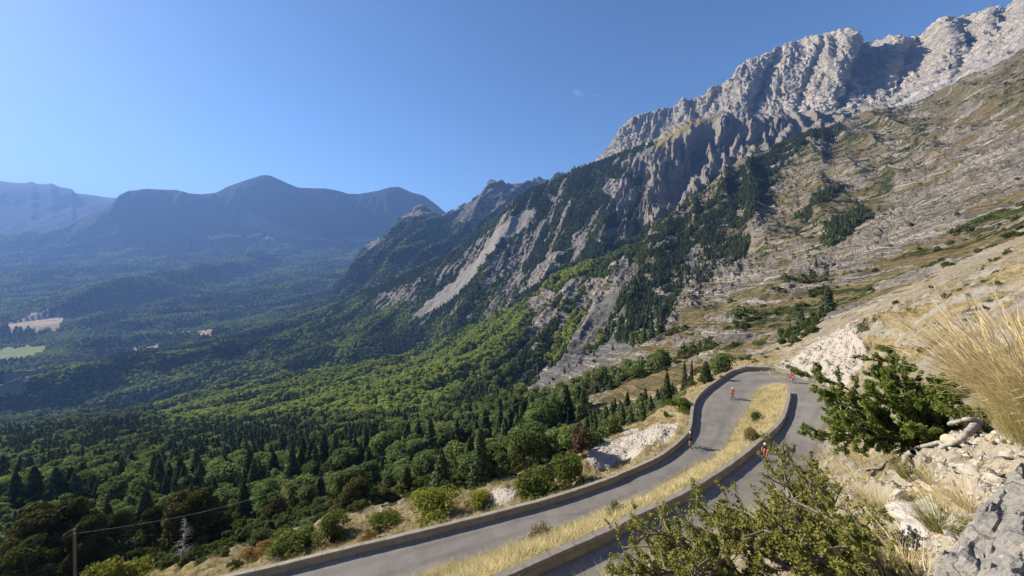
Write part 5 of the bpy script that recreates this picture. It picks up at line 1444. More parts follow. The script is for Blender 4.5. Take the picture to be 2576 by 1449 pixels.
place_plant('bush', 'golden yellow round bush between the big pale bush and white stones', 'bush', (1206, 1288), 1236, 40, bush(6, M_yel), BT[0], 40, part='foliage')
place_plant('bush', 'rounded green bush below the rust-brown conifer', 'bush', (1432, 1212), 1138, 44, bush(7, M_grn, 3000, 0.026), BT[1], 41, part='foliage')
place_plant('bush', 'low spreading green bush reaching down to the parapet below the rounded bush', 'bush', (1352, 1242), 1188, 62, bush(8, M_grn, 3000, 0.026), BT[2], 40, part='foliage')
place_plant('bush', 'small orange dry bush against the parapet in front of the dark juniper', 'bush', (930, 1362), 1336, 26, bush(9, M_ora, 1500, 0.035), BT[0], 34.5, part='foliage')
place_plant('bush', 'small yellow bush on the parapet edge below the big pale bush', 'bush', (1062, 1332), 1314, 14, bush(10, M_yel, 900, 0.05), BT[1], 35.5, part='foliage')
place_plant('bush', 'green bushes massed on the outside of the parapet at the first bend', 'bush', (1716, 1060), 1000, 34, bush(11, M_grn, 3000, 0.027), BT[2], 55, part='foliage')
place_plant('conifer_tree', 'dark conifer touching the outside of the parapet before the far curve', 'conifer', (1776, 975), 908, 22, big('cone', 2600, 0.02, 570, M_con, 9), TR['conifer'][1], 66)
place_plant('bush', 'dense dark green bush swelling above the far curve of the parapet', 'bush', (1820, 955), 884, 36, bush(12, M_shr, 3000, 0.027), BT[0], 72, part='foliage')
place_plant('conifer_tree', 'narrow dark conifer, left one of two on the tan slope past the bend', 'conifer', (1722, 950), 905, 11, big('cone', 2200, 0.022, 571, M_con, 9), TR['conifer'][2], 84)
place_plant('conifer_tree', 'narrow dark conifer, right one of two on the tan slope past the bend', 'conifer', (1740, 948), 904, 9, big('cone', 2200, 0.022, 572, M_con, 9), TR['conifer'][3], 86)
place_plant('conifer_tree', 'broad dark conifer standing lowest on the tan slope left of the bend', 'conifer', (1678, 984), 934, 20, big('cone', 2200, 0.022, 573, M_con, 9), TR['conifer'][0], 84)
place_plant('bush', 'grey-green shrub on the island beside the inner parapet at mid bend', 'shrub', (1893, 1112), 1078, 24, bush(13, M_shr, 2200, 0.03), BT[1], None, part='foliage')
place_plant('bush', 'small olive shrub on the upper part of the island', 'shrub', (1904, 1062), 1034, 18, bush(14, M_shr, 1500, 0.035), BT[2], None, part='foliage')
place_plant('bush', 'sparse dark shrub on the island edge by the lower road', 'shrub', (1368, 1360), 1306, 36, bush(15, M_shr, 1100, 0.03, 18), BT[0], 31.5, part='foliage')
place_plant('bush', 'small bush on the island at the start of the big foreground bush', 'shrub', (1552, 1318), 1256, 28, bush(16, M_shr, 1400, 0.032), BT[1], 26, part='foliage')
place_plant('bush', 'dark green bush on top of the cut rock behind the hairpin', 'shrub', (2240, 905), 868, 34, bush(17, M_grn, 2000, 0.03), BT[2], 55, part='foliage')

# dead snag between the pines
def build_snag():
    p = hit(460, 1432); p = W(455, 1440, 40.0); p[2] = ground_z(p[0], p[1])[0]
    A = Acc(); rs = np.random.default_rng(5); H = 5.2
    t = np.linspace(0, 1, 12)[:, None]
    path = np.concatenate([0.5 * np.sin(t * 3) * t, 0.25 * t, H * t], 1)
    A.add(*tube(path, 0.13 * (1.05 - t[:, 0]), 7))
    for i in range(95):
        k = rs.uniform(0.2, 0.97); b = np.array([np.interp(k, t[:, 0], path[:, j]) for j in range(3)])
        a = rs.uniform(0, 6.28); L = rs.uniform(0.6, 2.0) * (1.15 - k)
        s = np.linspace(0, 1, 6)[:, None]
        q = b + s * np.array([np.cos(a), np.sin(a), 0.2]) * L + s ** 2 * np.array([0, 0, rs.uniform(-0.5, 0.3)]) * L
        A.add(*tube(q, 0.035 * (1.1 - s[:, 0]), 4))
    o = bpy.data.objects.new('dead_snag', A.mesh('dead_snag', M_greybark, True)); COL.objects.link(o); o.location = p - np.array([0, 0, 0.2])
    tag(o, 'pale grey dead tree with bare broken twigs among the dark pines', 'dead tree')
build_snag()

# ------------------------------------------------------------------ foreground bushes with stems and single leaves
def big_bush(name, label, root, tips, n_leaf, leaf, mat, seed, spread=0.35, twig_mat=None, extra=3, hero=0.02, leaf_from=0.35):
    """stems sweep from the root to the given tips; twigs carry the leaves"""
    rs = np.random.default_rng(seed)
    root = np.array(root, float)
    A = Acc(); tw = []
    for tip in tips:
        tip = np.array(tip, float)
        for e in range(extra):
            tp = tip + rs.normal(size=3) * spread * np.array([1, 0.8, 0.6])
            rt = root + rs.normal(size=3) * np.array([0.16, 0.16, 0.02])
            s = np.linspace(0, 1, 10)[:, None]
            L = np.linalg.norm(tp - rt)
            q = rt + s * (tp - rt) + np.sin(s * np.pi) * np.array([0, 0, 0.10 * L]) + np.cumsum(rs.normal(size=(10, 3)), 0) * 0.016 * L * s
            A.add(*tube(q, hero * (1.15 - s[:, 0]) + 0.002, 6))
            for j in range(11):
                k = rs.uniform(0.25, 1.0)
                b = np.array([np.interp(k, s[:, 0], q[:, c]) for c in range(3)])
                d = (tp - rt) / L + rs.normal(size=3) * 0.75 + np.array([0, 0, 0.25]); d /= np.linalg.norm(d)
                l2 = L * rs.uniform(0.12, 0.30) * (1.25 - k * 0.5)
                s2 = np.linspace(0, 1, 6)[:, None]
                q2 = b + s2 * d * l2 + s2 ** 2 * np.array([0, 0, 0.10 * l2]) + np.cumsum(rs.normal(size=(6, 3)), 0) * 0.02 * l2
                A.add(*tube(q2, hero * 0.32 * (1.2 - s2[:, 0]) + 0.0012, 4))
                tw.append(q2)
                for m in range(2):
                    k2 = rs.uniform(0.3, 1); b2 = np.array([np.interp(k2, s2[:, 0], q2[:, c]) for c in range(3)])
                    d2 = d + rs.normal(size=3) * 0.7; d2 /= np.linalg.norm(d2)
                    q3 = b2 + s2 * d2 * l2 * 0.45
                    A.add(*tube(q3, 0.0022 * (1.2 - s2[:, 0]) + 0.0008, 3)); tw.append(q3)
    k = rs.integers(0, len(tw), n_leaf)
    t = rs.uniform(leaf_from, 1.0, n_leaf) ** 0.7
    T = np.array(tw)
    f = t * 5; i = np.floor(f).astype(int).clip(0, 4); r = (f - i)[:, None]
    c = T[k, i] * (1 - r) + T[k, i + 1] * r + rs.normal(size=(n_leaf, 3)) * leaf * 1.4
    nr = rs.normal(size=(n_leaf, 3)) + np.array([0, 0, 0.8])
    v, fc = cards(c, nr, np.full(n_leaf, leaf), rs, 1.7)
    bough = rs.uniform(size=len(tw))[k]
    sh = np.clip(0.5 * bough + 0.5 * rs.uniform(size=n_leaf), 0, 1)
    o = empty(name, root)
    for nm, me in (('stems', A.mesh('stems', twig_mat or M_bark, True)), ('foliage', raw_mesh('foliage', v, fc, mat, np.repeat(sh, 4)))):
        me.transform(Matrix.Translation(-Vector(root)))
        c_ = bpy.data.objects.new(nm, me); COL.objects.link(c_); c_.parent = o
    tag(o, label, 'bush')
    return o
M_fg1 = leaf_mat('foreground_olive_leaves', (0.11, 0.125, 0.028), (0.30, 0.295, 0.080), 0.0, 0.32, None, 0, (0.30, 0.20, 0.09))
M_fg2 = leaf_mat('foreground_green_leaves', (0.075, 0.105, 0.022), (0.20, 0.25, 0.06), 0.0, 0.3, None, 0, (0.24, 0.22, 0.08))
M_twig = simple_mat('grey_brown_twigs', (0.12, 0.095, 0.07), (0.24, 0.20, 0.155), 30, 0.9, 0.3, 0.05)
def PX(px, py, Y): return W(px, py, Y)
r0 = hit(2080, 1446)
Y0 = r0[1]
big_bush('leafy_bush', 'big olive-green bush with thin twigs at the bottom right of the road', r0, [PX(2000, 1160, Y0 + 1.0), PX(2020, 1235, Y0 + 0.9), PX(1850, 1325, Y0 + 0.7), PX(2035, 1220, Y0 + 1.0), PX(1815, 1300, Y0 + 0.6), PX(1970, 1290, Y0 + 0.3), PX(2080, 1320, Y0 + 0.4), PX(1870, 1350, Y0), PX(1800, 1370, Y0 + 0.1)], 27000, 0.0078, M_fg1, 31, 0.14, M_twig)
r1 = hit(1870, 1500); r1 = np.array(r1)
big_bush('leafy_bush', 'lower olive bush spreading left over the inner parapet at the bottom edge', r1, [PX(1610, 1390, r1[1] + 0.6), PX(1580, 1415, r1[1] + 0.3), PX(1670, 1360, r1[1] + 0.8), PX(1720, 1400, r1[1]), PX(1800, 1390, r1[1]), PX(1640, 1430, r1[1] - 0.3), PX(1880, 1420, r1[1] - 0.2), PX(1720, 1470, r1[1] - 0.6)], 26000, 0.0076, M_fg1, 32, 0.16, M_twig)
r2 = hit(2190, 1470)
big_bush('leafy_bush', 'yellowing twiggy bush under the big olive bush beside the pale rocks', r2, [PX(2050, 1370, r2[1] + 0.2), PX(2110, 1350, r2[1] + 0.4), PX(2000, 1420, r2[1]), PX(2150, 1400, r2[1]), PX(2070, 1440, r2[1] - 0.2), PX(1950, 1440, r2[1] - 0.1)], 18000, 0.0075, M_fg1, 33, 0.18, M_twig)
r3 = hit(2330, 1118)
big_bush('leafy_bush', 'dense dark green bush right of the hairpin above the dead branch', r3, [PX(2180, 960, r3[1] + 0.8), PX(2130, 1010, r3[1] + 0.3), PX(2240, 930, r3[1] + 0.8), PX(2310, 935, r3[1] + 0.8), PX(2380, 950, r3[1] + 0.5), PX(2100, 1070, r3[1]), PX(2190, 1060, r3[1] - 0.2), PX(2270, 1010, r3[1] - 0.3), PX(2360, 1030, r3[1] - 0.3), PX(2240, 1090, r3[1] - 0.3), PX(2410, 1000, r3[1] + 0.2), PX(2130, 1050, r3[1] + 0.3), PX(2300, 1060, r3[1] - 0.4)], 150000, 0.0122, M_fg2, 34, 0.32, M_twig, 3, 0.03, 0.1)

# ------------------------------------------------------------------ grasses
def blades(n, L, Lv, lean, width, seed, base_r, bias=(0, 0), segs=4, mat=None, head=0.0, name='tuft', droop=0.16, wob=0.0):
    rs = np.random.default_rng(seed)
    a = rs.uniform(0, 6.28, n); r = base_r * np.sqrt(rs.uniform(size=n))
    b = np.stack([r * np.cos(a), r * np.sin(a), np.full(n, -0.03)], 1)
    ln = L * (1 + rs.normal(size=n) * Lv).clip(0.4, 1.6)
    d = np.stack([np.cos(a) * rs.uniform(0.1, 1, n) * lean + bias[0] * rs.uniform(0.3, 1.4, n), np.sin(a) * rs.uniform(0.1, 1, n) * lean + bias[1] * rs.uniform(0.3, 1.4, n), np.ones(n)], 1)
    d /= np.linalg.norm(d, axis=1)[:, None]
    s = np.linspace(0, 1, segs + 1)
    hor = d.copy(); hor[:, 2] = 0
    P = b[:, None] + ln[:, None, None] * (s[None, :, None] * d[:, None] + (s ** 2.2)[None, :, None] * (hor * 0.45)[:, None] - (s ** 2.5)[None, :, None] * np.array([0, 0, 1]) * droop * rs.uniform(0, 1.6, n)[:, None, None])
    if wob: P = P + np.cumsum(rs.normal(size=P.shape), 1) * wob * ln[:, None, None]
    wd = np.cross(d, rs.normal(size=(n, 3))); wd /= np.linalg.norm(wd, axis=1)[:, None]
    w = width * (1.0 - 0.8 * s)
    if head > 0: w = np.where(s > 0.72, width * head, w); w[-1] = width * 0.3
    V = np.stack([P - wd[:, None] * w[None, :, None], P + wd[:, None] * w[None, :, None]], 2)
    i = np.arange(n * (segs + 1) * 2).reshape(n, segs + 1, 2)
    f = np.stack([i[:, :-1, 0], i[:, :-1, 1], i[:, 1:, 1], i[:, 1:, 0]], -1).reshape(-1, 4)
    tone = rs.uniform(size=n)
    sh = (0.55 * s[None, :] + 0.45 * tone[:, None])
    return raw_mesh(name, V.reshape(-1, 3), f, mat, np.repeat(sh.reshape(-1), 2))
M_straw = leaf_mat('straw', (0.50, 0.42, 0.225), (0.82, 0.70, 0.43), 0.22, 0.3)
M_tawny = leaf_mat('tawny_grass', (0.22, 0.18, 0.085), (0.46, 0.365, 0.20), 0.25, 0.25)
M_strawg = leaf_mat('green_straw', (0.16, 0.16, 0.045), (0.36, 0.31, 0.12), 0.22, 0.3)
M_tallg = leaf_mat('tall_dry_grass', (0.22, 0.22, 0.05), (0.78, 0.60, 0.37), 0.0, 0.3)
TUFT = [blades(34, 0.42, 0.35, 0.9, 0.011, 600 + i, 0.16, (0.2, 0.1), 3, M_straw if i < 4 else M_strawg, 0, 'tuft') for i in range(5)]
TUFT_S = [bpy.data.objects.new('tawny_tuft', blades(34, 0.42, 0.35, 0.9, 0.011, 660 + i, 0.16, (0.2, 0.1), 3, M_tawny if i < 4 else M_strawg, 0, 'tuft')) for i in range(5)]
TUFT_O = [bpy.data.objects.new('tuft', m) for m in TUFT]
FTUFT = [blades(46, 0.30, 0.35, 0.9, 0.0035, 620 + i, 0.08, (-0.2, 0.0), 4, M_straw if i < 3 else M_strawg, 0, 'tuft') for i in range(4)]
FTUFT_O = [bpy.data.objects.new('fine_tuft', m) for m in FTUFT]
def build_grass():
    L = LAYERS['ground']; rs = np.random.default_rng(41)
    def go(name, label, dens, sp, h0, h1, protos, seed, ymin, ymax, w=1.0, green=0.12):
        p = scatter('ground', sp, dens, seed=seed, ymin=ymin, ymax=ymax, facing=-0.3, margin=60)
        n = len(p); s = rs.uniform(h0, h1, n)
        scl = np.stack([s * w, s * w, s], 1)
        rot = np.zeros((n, 3)); rot[:, 2] = rs.uniform(-0.7, 0.7, n); rot[:, 0] = rs.normal(size=n) * 0.12
        idx = rs.integers(0, len(protos) - 1, n); idx[rs.uniform(size=n) < green] = len(protos) - 1
        o = instancer(name, p, scl, rot, protos, idx); tag(o, label, 'grass', kind='stuff'); print('GRASS', name, n)
    patch = np.clip(0.8 + 0.9 * fbm(L['X'] / 2.4, L['Y'] / 2.4, 3.0, 3), 0.15, 1)
    isl = L['isl'] & (L['dr'] > 0.35)
    go('island_grass', 'straw-coloured dry grass filling the island between the two road branches', isl * np.clip(patch * 1.2, 0, 1), 0.22, 0.5, 1.35, TUFT_O, 42, 5, 75, 1.0, 0.16)
    G = np.clip(L['M'][..., 1] - 0.15, 0, 1) * (L['M'][..., 0] < 0.5) * (~L['isl']) * (L['dr'] > 0.45)
    go('slope_grass', 'dry tawny grass tufts on the slopes around the road', G * patch * 0.75, 0.42, 0.5, 1.0, TUFT_S, 43, 14, 90, 1.15, 0.25)
    go('near_grass', 'thin dry grass between the stones in the right foreground', G * patch * 0.8, 0.15, 0.45, 1.0, FTUFT_O, 44, 1.6, 14, 1.0, 0.25)
    pass
    band = ((L['dr'] > 0.75) & (L['dr'] < 1.6) & (L['Y'] > 26)) * 1.0
    go('verge_grass', 'ragged grass along the road verges', band * 0.6 * patch, 0.3, 0.4, 0.9, TUFT_O, 45, 16, 75)
build_grass()

def tussock(name, label, base, L, n, lean, width, seed, bias, r, head, mat=None, segs=6, droop=0.2, wob=0.006):
    p = np.array(base)
    o = bpy.data.objects.new(name, blades(n, L, 0.22, lean, width, seed, r, bias, segs, mat or M_tallg, head, name, droop, wob)); COL.objects.link(o)
    o.location = p
    tag(o, label, 'grass')
    return o
b1 = hit(2680, 1120)
YB = b1[1]
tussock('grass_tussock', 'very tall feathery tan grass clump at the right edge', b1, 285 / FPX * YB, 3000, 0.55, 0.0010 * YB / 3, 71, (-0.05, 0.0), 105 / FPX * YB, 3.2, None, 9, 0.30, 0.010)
for q, (bx, by, hpx, nn, lab) in enumerate([(2375, 1330, 90, 300, 'green-tipped grass tuft leaning over the pale rocks above the slab'), (2280, 1440, 70, 420, 'wide straw tuft at the bottom edge beside the dark slab'), (2440, 1270, 70, 240, 'golden grass tuft between boulders near the slab edge'), (2290, 1200, 55, 220, 'grey-green tuft below the pale dead branch'),
                                         (2170, 1160, 60, 320, 'bleached straw tuft on the rock beds under the dense green bush'), (2470, 1085, 60, 200, 'short tuft beside the thick end of the dead branch'), (2210, 1280, 60, 260, 'straw tuft on the bank left of the pale rocks')]):
    b = hit(bx, by)
    tussock('grass_tussock', lab, b, hpx / FPX * b[1], nn, 0.8, 0.0012 * b[1] / 3 + 0.001, 80 + q, (-0.15, 0), hpx * 0.35 / FPX * b[1], 0, M_strawg if q in (0, 3, 5) else M_straw, 5)

# ------------------------------------------------------------------ stones
def rock_mat(name, a, b, dark, lich=None):
    t = NT(name); p = t.n('ShaderNodeTexCoord').outputs['Object']
    oi = t.n('ShaderNodeObjectInfo').outputs['Random']
    off = t.n('ShaderNodeVectorMath'); off.operation = 'ADD'; t.link(p, off.inputs[0])
    cv = t.n('ShaderNodeCombineXYZ'); t.link(t.math('MULTIPLY', oi, 30.0), cv.inputs[0]); t.link(cv.outputs[0], off.inputs[1])
    q = off.outputs[0]
    n1 = t.noise(q, 2.2, 5, 0.65); n2 = t.noise(q, 11, 4, 0.7)
    c = t.mix(t.step(n1, 0.35, 0.65), a, b)
    c = t.mix(t.math('MULTIPLY', t.step(n2, 0.5, 0.68), 0.4), c, dark)
    c = t.mix(t.math('MULTIPLY', oi, 0.45), c, (0.42, 0.37, 0.28))
    return t.bsdf(c, 0.92, t.bump(t.math('ADD', n1, t.math('MULTIPLY', n2, 0.4)), 0.5, 0.06), 0.1)
M_rock = rock_mat('limestone', (0.50, 0.47, 0.42), (0.37, 0.35, 0.32), (0.22, 0.20, 0.18))
M_rocky = rock_mat('ochre_limestone', (0.54, 0.46, 0.31), (0.44, 0.38, 0.27), (0.26, 0.21, 0.15))
def rock_mesh(name, seed, sub=3, mat=None, flat=0.7):
    rs = np.random.default_rng(seed)
    bm = bmesh.new(); bmesh.ops.create_icosphere(bm, subdivisions=sub, radius=0.5)
    P = np.array([v.co[:] for v in bm.verts])
    # flat breaks: cut the ball with random planes
    for i in range(9):
        d = rs.normal(size=3); d /= np.linalg.norm(d); h = rs.uniform(0.22, 0.42)
        e = P @ d - h; P = P - np.where(e > 0, e, 0)[:, None] * d * 0.92
    P *= np.array([1.0, rs.uniform(0.65, 0.95), rs.uniform(0.5, flat)])
    P += 0.035 * np.stack([fbm(P[:, 0] * 4 + i * 9, P[:, 1] * 4, P[:, 2] * 4 + seed, 4) for i in range(3)], -1)
    for v, q in zip(bm.verts, P): v.co = q
    me = bpy.data.meshes.new(name); bm.to_mesh(me); bm.free()
    me.polygons.foreach_set('use_smooth', np.zeros(len(me.polygons), bool))
    me.materials.append(mat or M_rock); return me
RK = [rock_mesh('boulder', 700 + i, 4, M_rock) for i in range(7)] + [rock_mesh('boulder', 720 + i, 4, M_rocky) for i in range(3)]
M_rub = rock_mat('rubble_limestone', (0.38, 0.345, 0.30), (0.29, 0.265, 0.235), (0.17, 0.155, 0.135))
ST = [bpy.data.objects.new('stone', rock_mesh('stone', 740 + i, 2, M_rub)) for i in range(5)]
def boulder(px, py, wpx, i, label, rz=None, group=None, sink=0.22, sq=1.0):
    p = hit(px, py); s = wpx / FPX * p[1]
    o = bpy.data.objects.new('boulder', RK[i]); COL.objects.link(o)
    o.location = (p[0], p[1], p[2] + s * (0.3 - sink)); o.rotation_euler = (random.uniform(-0.3, 0.3), random.uniform(-0.3, 0.3), rz if rz is not None else random.uniform(0, 6.28))
    o.scale = (s, s, s * sq); tag(o, label, 'rock', group); return o
boulder(2318, 1362, 120, 0, 'biggest pale angular boulder at the bottom beside the straw tuft', 0.4)
boulder(2280, 1300, 90, 1, 'pale rough boulder above the biggest angular boulder')
boulder(2442, 1192, 52, 2, 'rounded grey boulder below the dead branch near the slab')
boulder(2500, 1210, 46, 3, 'dull grey boulder against the upper edge of the slab')
boulder(2392, 1112, 40, 7, 'ochre block in the fork of the dead branch')
boulder(2366, 1160, 30, 8, 'yellowish stone directly under the dead branch')
boulder(2335, 1232, 34, 9, 'ochre stone beside the grey-green tuft')
boulder(2495, 1110, 44, 8, 'ochre slabby stone under the tall grass clump')
boulder(2290, 1345, 60, 4, 'smaller pale boulder left of the biggest angular boulder')
boulder(2340, 1290, 70, 5, 'pale pinkish boulder touching the green-tipped tuft')
boulder(2530, 1150, 40, 6, 'flat pale stone just above the slab')
boulder(2262, 1258, 60, 5, 'pale knobbly boulder at the left end of the rock pile')
rs_ = np.random.default_rng(91)
n_ = 0
FG_POLY = [(2215, 1300), (2270, 1215), (2330, 1150), (2400, 1095), (2480, 1080), (2600, 1090), (2570, 1160), (2500, 1250), (2420, 1330), (2340, 1440), (2220, 1440)]
while n_ < 210:
    px, py = rs_.uniform(2200, 2600), rs_.uniform(1075, 1449)
    if in_poly(np.array([px]), np.array([py]), FG_POLY)[0]:
        boulder(px, py, rs_.uniform(7, 26) * (1.3 if rs_.uniform() < 0.15 else 0.9), int(rs_.integers(0, 10)), 'one of the many small broken stones strewn over the right foreground bank', None, 'small broken stones on the foreground bank', 0.3); n_ += 1
def build_stones():
    L = LAYERS['ground']; rs = np.random.default_rng(95)
    D = np.clip(L['M'][..., 2], 0, 1) * (L['dr'] > 0.6) * (L['Y'] > 20)
    p = scatter('ground', 0.5, D, seed=96, ymin=20, ymax=90, facing=-0.3)
    G = np.clip(0.25 - np.abs(L['M'][..., 1] - 0.5) * 0.2, 0, 1) * (L['M'][..., 0] < 0.5) * (L['dr'] > 0.8) * (~L['isl']) * np.clip(0.3 + 1.5 * fbm(L['X'] / 3.0, L['Y'] / 3.0, 9.0, 3), 0, 1)
    p2 = scatter('ground', 0.8, G, seed=97, ymin=14, ymax=80, facing=-0.3)
    p3 = scatter('ground', 0.10, np.clip(1.1 - L['M'][..., 1], 0, 1) * 0.7 * (~L['slab']) * (L['M'][..., 0] < 0.5), seed=98, ymin=1.8, ymax=10, facing=-0.3)
    A = np.concatenate([p, p2, p3]); n = len(A)
    s = np.concatenate([rs.uniform(0.15, 0.5, len(p)), rs.uniform(0.12, 0.55, len(p2)), rs.uniform(0.03, 0.12, len(p3))])
    rot = rs.uniform(0, 6.28, (n, 3)) * np.array([0.08, 0.08, 1])
    o = instancer('rubble', A, np.stack([s, s, s * 0.8], 1), rot, ST, rs.integers(0, 5, n)); tag(o, 'loose limestone rubble on the slopes and stony patches', 'rubble', kind='stuff'); print('STONES', n)
build_stones()

def slab_mat():
    t = NT('slab_rock'); p = t.pos()
    n1 = t.noise(p, 1.6, 6, 0.65); n2 = t.noise(p, 14, 5, 0.7)
    c = t.mix(t.step(n1, 0.35, 0.68), (0.225, 0.21, 0.186), (0.32, 0.30, 0.268))
    c = t.mix(t.math('MULTIPLY', t.step(n2, 0.45, 0.7), 0.4), c, (0.15, 0.15, 0.15))
    vv = t.voro(t.mix(0.35, p, t.noise(p, 3.0, 3, 0.6, color=True), 'ADD'), 1.1, 'DISTANCE_TO_EDGE')
    vein = t.math('MULTIPLY', t.step(vv, 0.022, 0.006), t.step(t.noise(p, 1.2, 2, 0.5), 0.45, 0.6))
    c = t.mix(t.math('MULTIPLY', vein, 0.8), c, (0.5, 0.48, 0.45))
    c = t.mix(t.math('MULTIPLY', t.step(t.noise(t.mapping(p, (1, 1, 1), (0, 0, 0), (9, 2, 4)), 2.6, 5, 0.7), 0.58, 0.68), 0.6), c, (0.34, 0.32, 0.285))
    c = t.mix(t.math('MULTIPLY', t.step(t.noise(p, 5.5, 4, 0.7), 0.63, 0.72), 0.6), c, (0.24, 0.12, 0.05))
    n3 = t.noise(p, 70, 3, 0.8); n4 = t.noise(p, 30, 4, 0.7)
    c = t.mix(t.math('MULTIPLY', t.step(n3, 0.48, 0.72), 0.5), c, (0.42, 0.40, 0.36))
    c = t.mix(t.math('MULTIPLY', t.step(n4, 0.5, 0.40), 0.45), c, (0.11, 0.105, 0.095))
    ck = t.voro(t.mix(0.3, p, t.noise(p, 2.0, 4, 0.6, color=True), 'ADD'), 2.6, 'DISTANCE_TO_EDGE')
    c = t.mix(t.math('MULTIPLY', t.step(ck, 0.02, 0.004), 0.7), c, (0.06, 0.055, 0.05))
    hh = t.math('ADD', t.math('ADD', n1, t.math('MULTIPLY', n2, 0.4)), t.math('MULTIPLY', t.math('ADD', n4, n3), 0.3))
    return t.bsdf(c, 0.85, t.bump(hh, 0.8, 0.05), 0.15)
def build_slab():
    left = [(2330, 1500), (2365, 1449), (2395, 1405), (2440, 1345), (2490, 1290), (2530, 1245), (2565, 1200), (2605, 1145), (2660, 1090)]
    n, m = 90, 70
    e = lin(np.array([[a, b, 0] for a, b in left], float), n)
    P = np.empty((n, m, 3))
    for i in range(n):
        for j in (0, m - 1):
            k = j / (m - 1)
            P[i, j] = hit(e[i, 0] + k * 420, e[i, 1] + k * 150, 1.2, 12, 700)
        w = np.linspace(0, 1, m)[:, None]; P[i] = P[i, 0] * (1 - w) + P[i, m - 1] * w
    for ax in range(3): P[..., ax] = blur(np.pad(P[..., ax], 6, mode='edge'), 5)[6:-6, 6:-6]
    u = np.linspace(0, 1, m)[None]; v = np.linspace(0, 1, n)[:, None]
    q_ = u * 3.0 + 1.2 * v + 0.5 * fbm(v * 4, u * 4, 1.3, 4)
    lift = 0.05 + 0.10 * sstep(0, 0.10, u + 0.05 * fbm(v * 9, u * 3, 0.3, 3)) + 0.045 * sstep(0.25, 0.5, q_ % 1.0) * (1 - 0.6 * (q_ % 1.0)) + 0.02 * fbm(u * 5, v * 5, 2.0, 5)
    lift = lift + 0.02 * fbm(P[..., 0] * 2.2, P[..., 1] * 2.2, 0, 5) + 0.035 * blocks(P[..., 0] / 0.5, P[..., 1] / 0.5, P[..., 2] / 0.5, 3) + 0.012 * blocks(P[..., 0] / 0.14, P[..., 1] / 0.14, P[..., 2] / 0.14, 5)
    P[..., 2] += lift
    bot = P.copy(); bot[..., 2] -= 0.6
    V = np.concatenate([P.reshape(-1, 3), bot.reshape(-1, 3)])
    f = grid_faces(n, m); N = n * m
    ring = np.concatenate([np.arange(m), np.arange(1, n) * m + m - 1, (n - 1) * m + np.arange(m - 2, -1, -1), np.arange(n - 2, 0, -1) * m])
    nx = np.roll(ring, -1)
    side_f = np.stack([ring, nx, nx + N, ring + N], -1)
    o = mesh_obj('rock_slab', V, np.concatenate([f, f[:, ::-1] + N, side_f]), slab_mat(), smooth=False)
    tag(o, 'smooth dark grey rock slab with white veins in the bottom right corner', 'rock')
build_slab()

def build_driftwood():
    A = Acc(); rs = np.random.default_rng(3)
    def path(pts, lift, r0, r1, k=8):
        P = []
        for (a, b) in pts:
            p = hit(a, b + 6); p[2] += lift; P.append(p)
        P = catmull(np.array(P), 0.05); n = len(P); s = np.linspace(0, 1, n)
        P += np.stack([fbm(s * 9, 1.0 + i, r0 * 90, 3) for i in range(3)], -1) * 0.015
        A.add(*tube(P, (r0 * (1 - s) + r1 * s) * (1 + 0.25 * fbm(s * 14, 3.0, 0, 3)), k))
    path([(2463, 1080), (2445, 1096), (2425, 1116), (2400, 1134), (2389, 1140), (2366, 1146)], 0.14, 0.062, 0.028)
    path([(2454, 1077), (2435, 1076), (2419, 1080), (2395, 1086), (2372, 1093)], 0.16, 0.035, 0.012)
    path([(2372, 1146), (2363, 1131), (2333, 1135), (2301, 1141), (2274, 1146), (2251, 1152), (2236, 1150)], 0.13, 0.03, 0.008)
    path([(2298, 1147), (2284, 1158), (2277, 1169), (2268, 1182), (2258, 1195)], 0.10, 0.045, 0.03)
    path([(2270, 1150), (2256, 1162), (2240, 1165)], 0.1, 0.014, 0.005, 6)
    path([(2277, 1172), (2256, 1186), (2248, 1182)], 0.1, 0.012, 0.005, 6)
    o = bpy.data.objects.new('dead_branch', A.mesh('dead_branch', M_greybark, True)); COL.objects.link(o)
    tag(o, 'bleached forked dead branch lying on the stones under the dense green bush', 'branch')
build_driftwood()

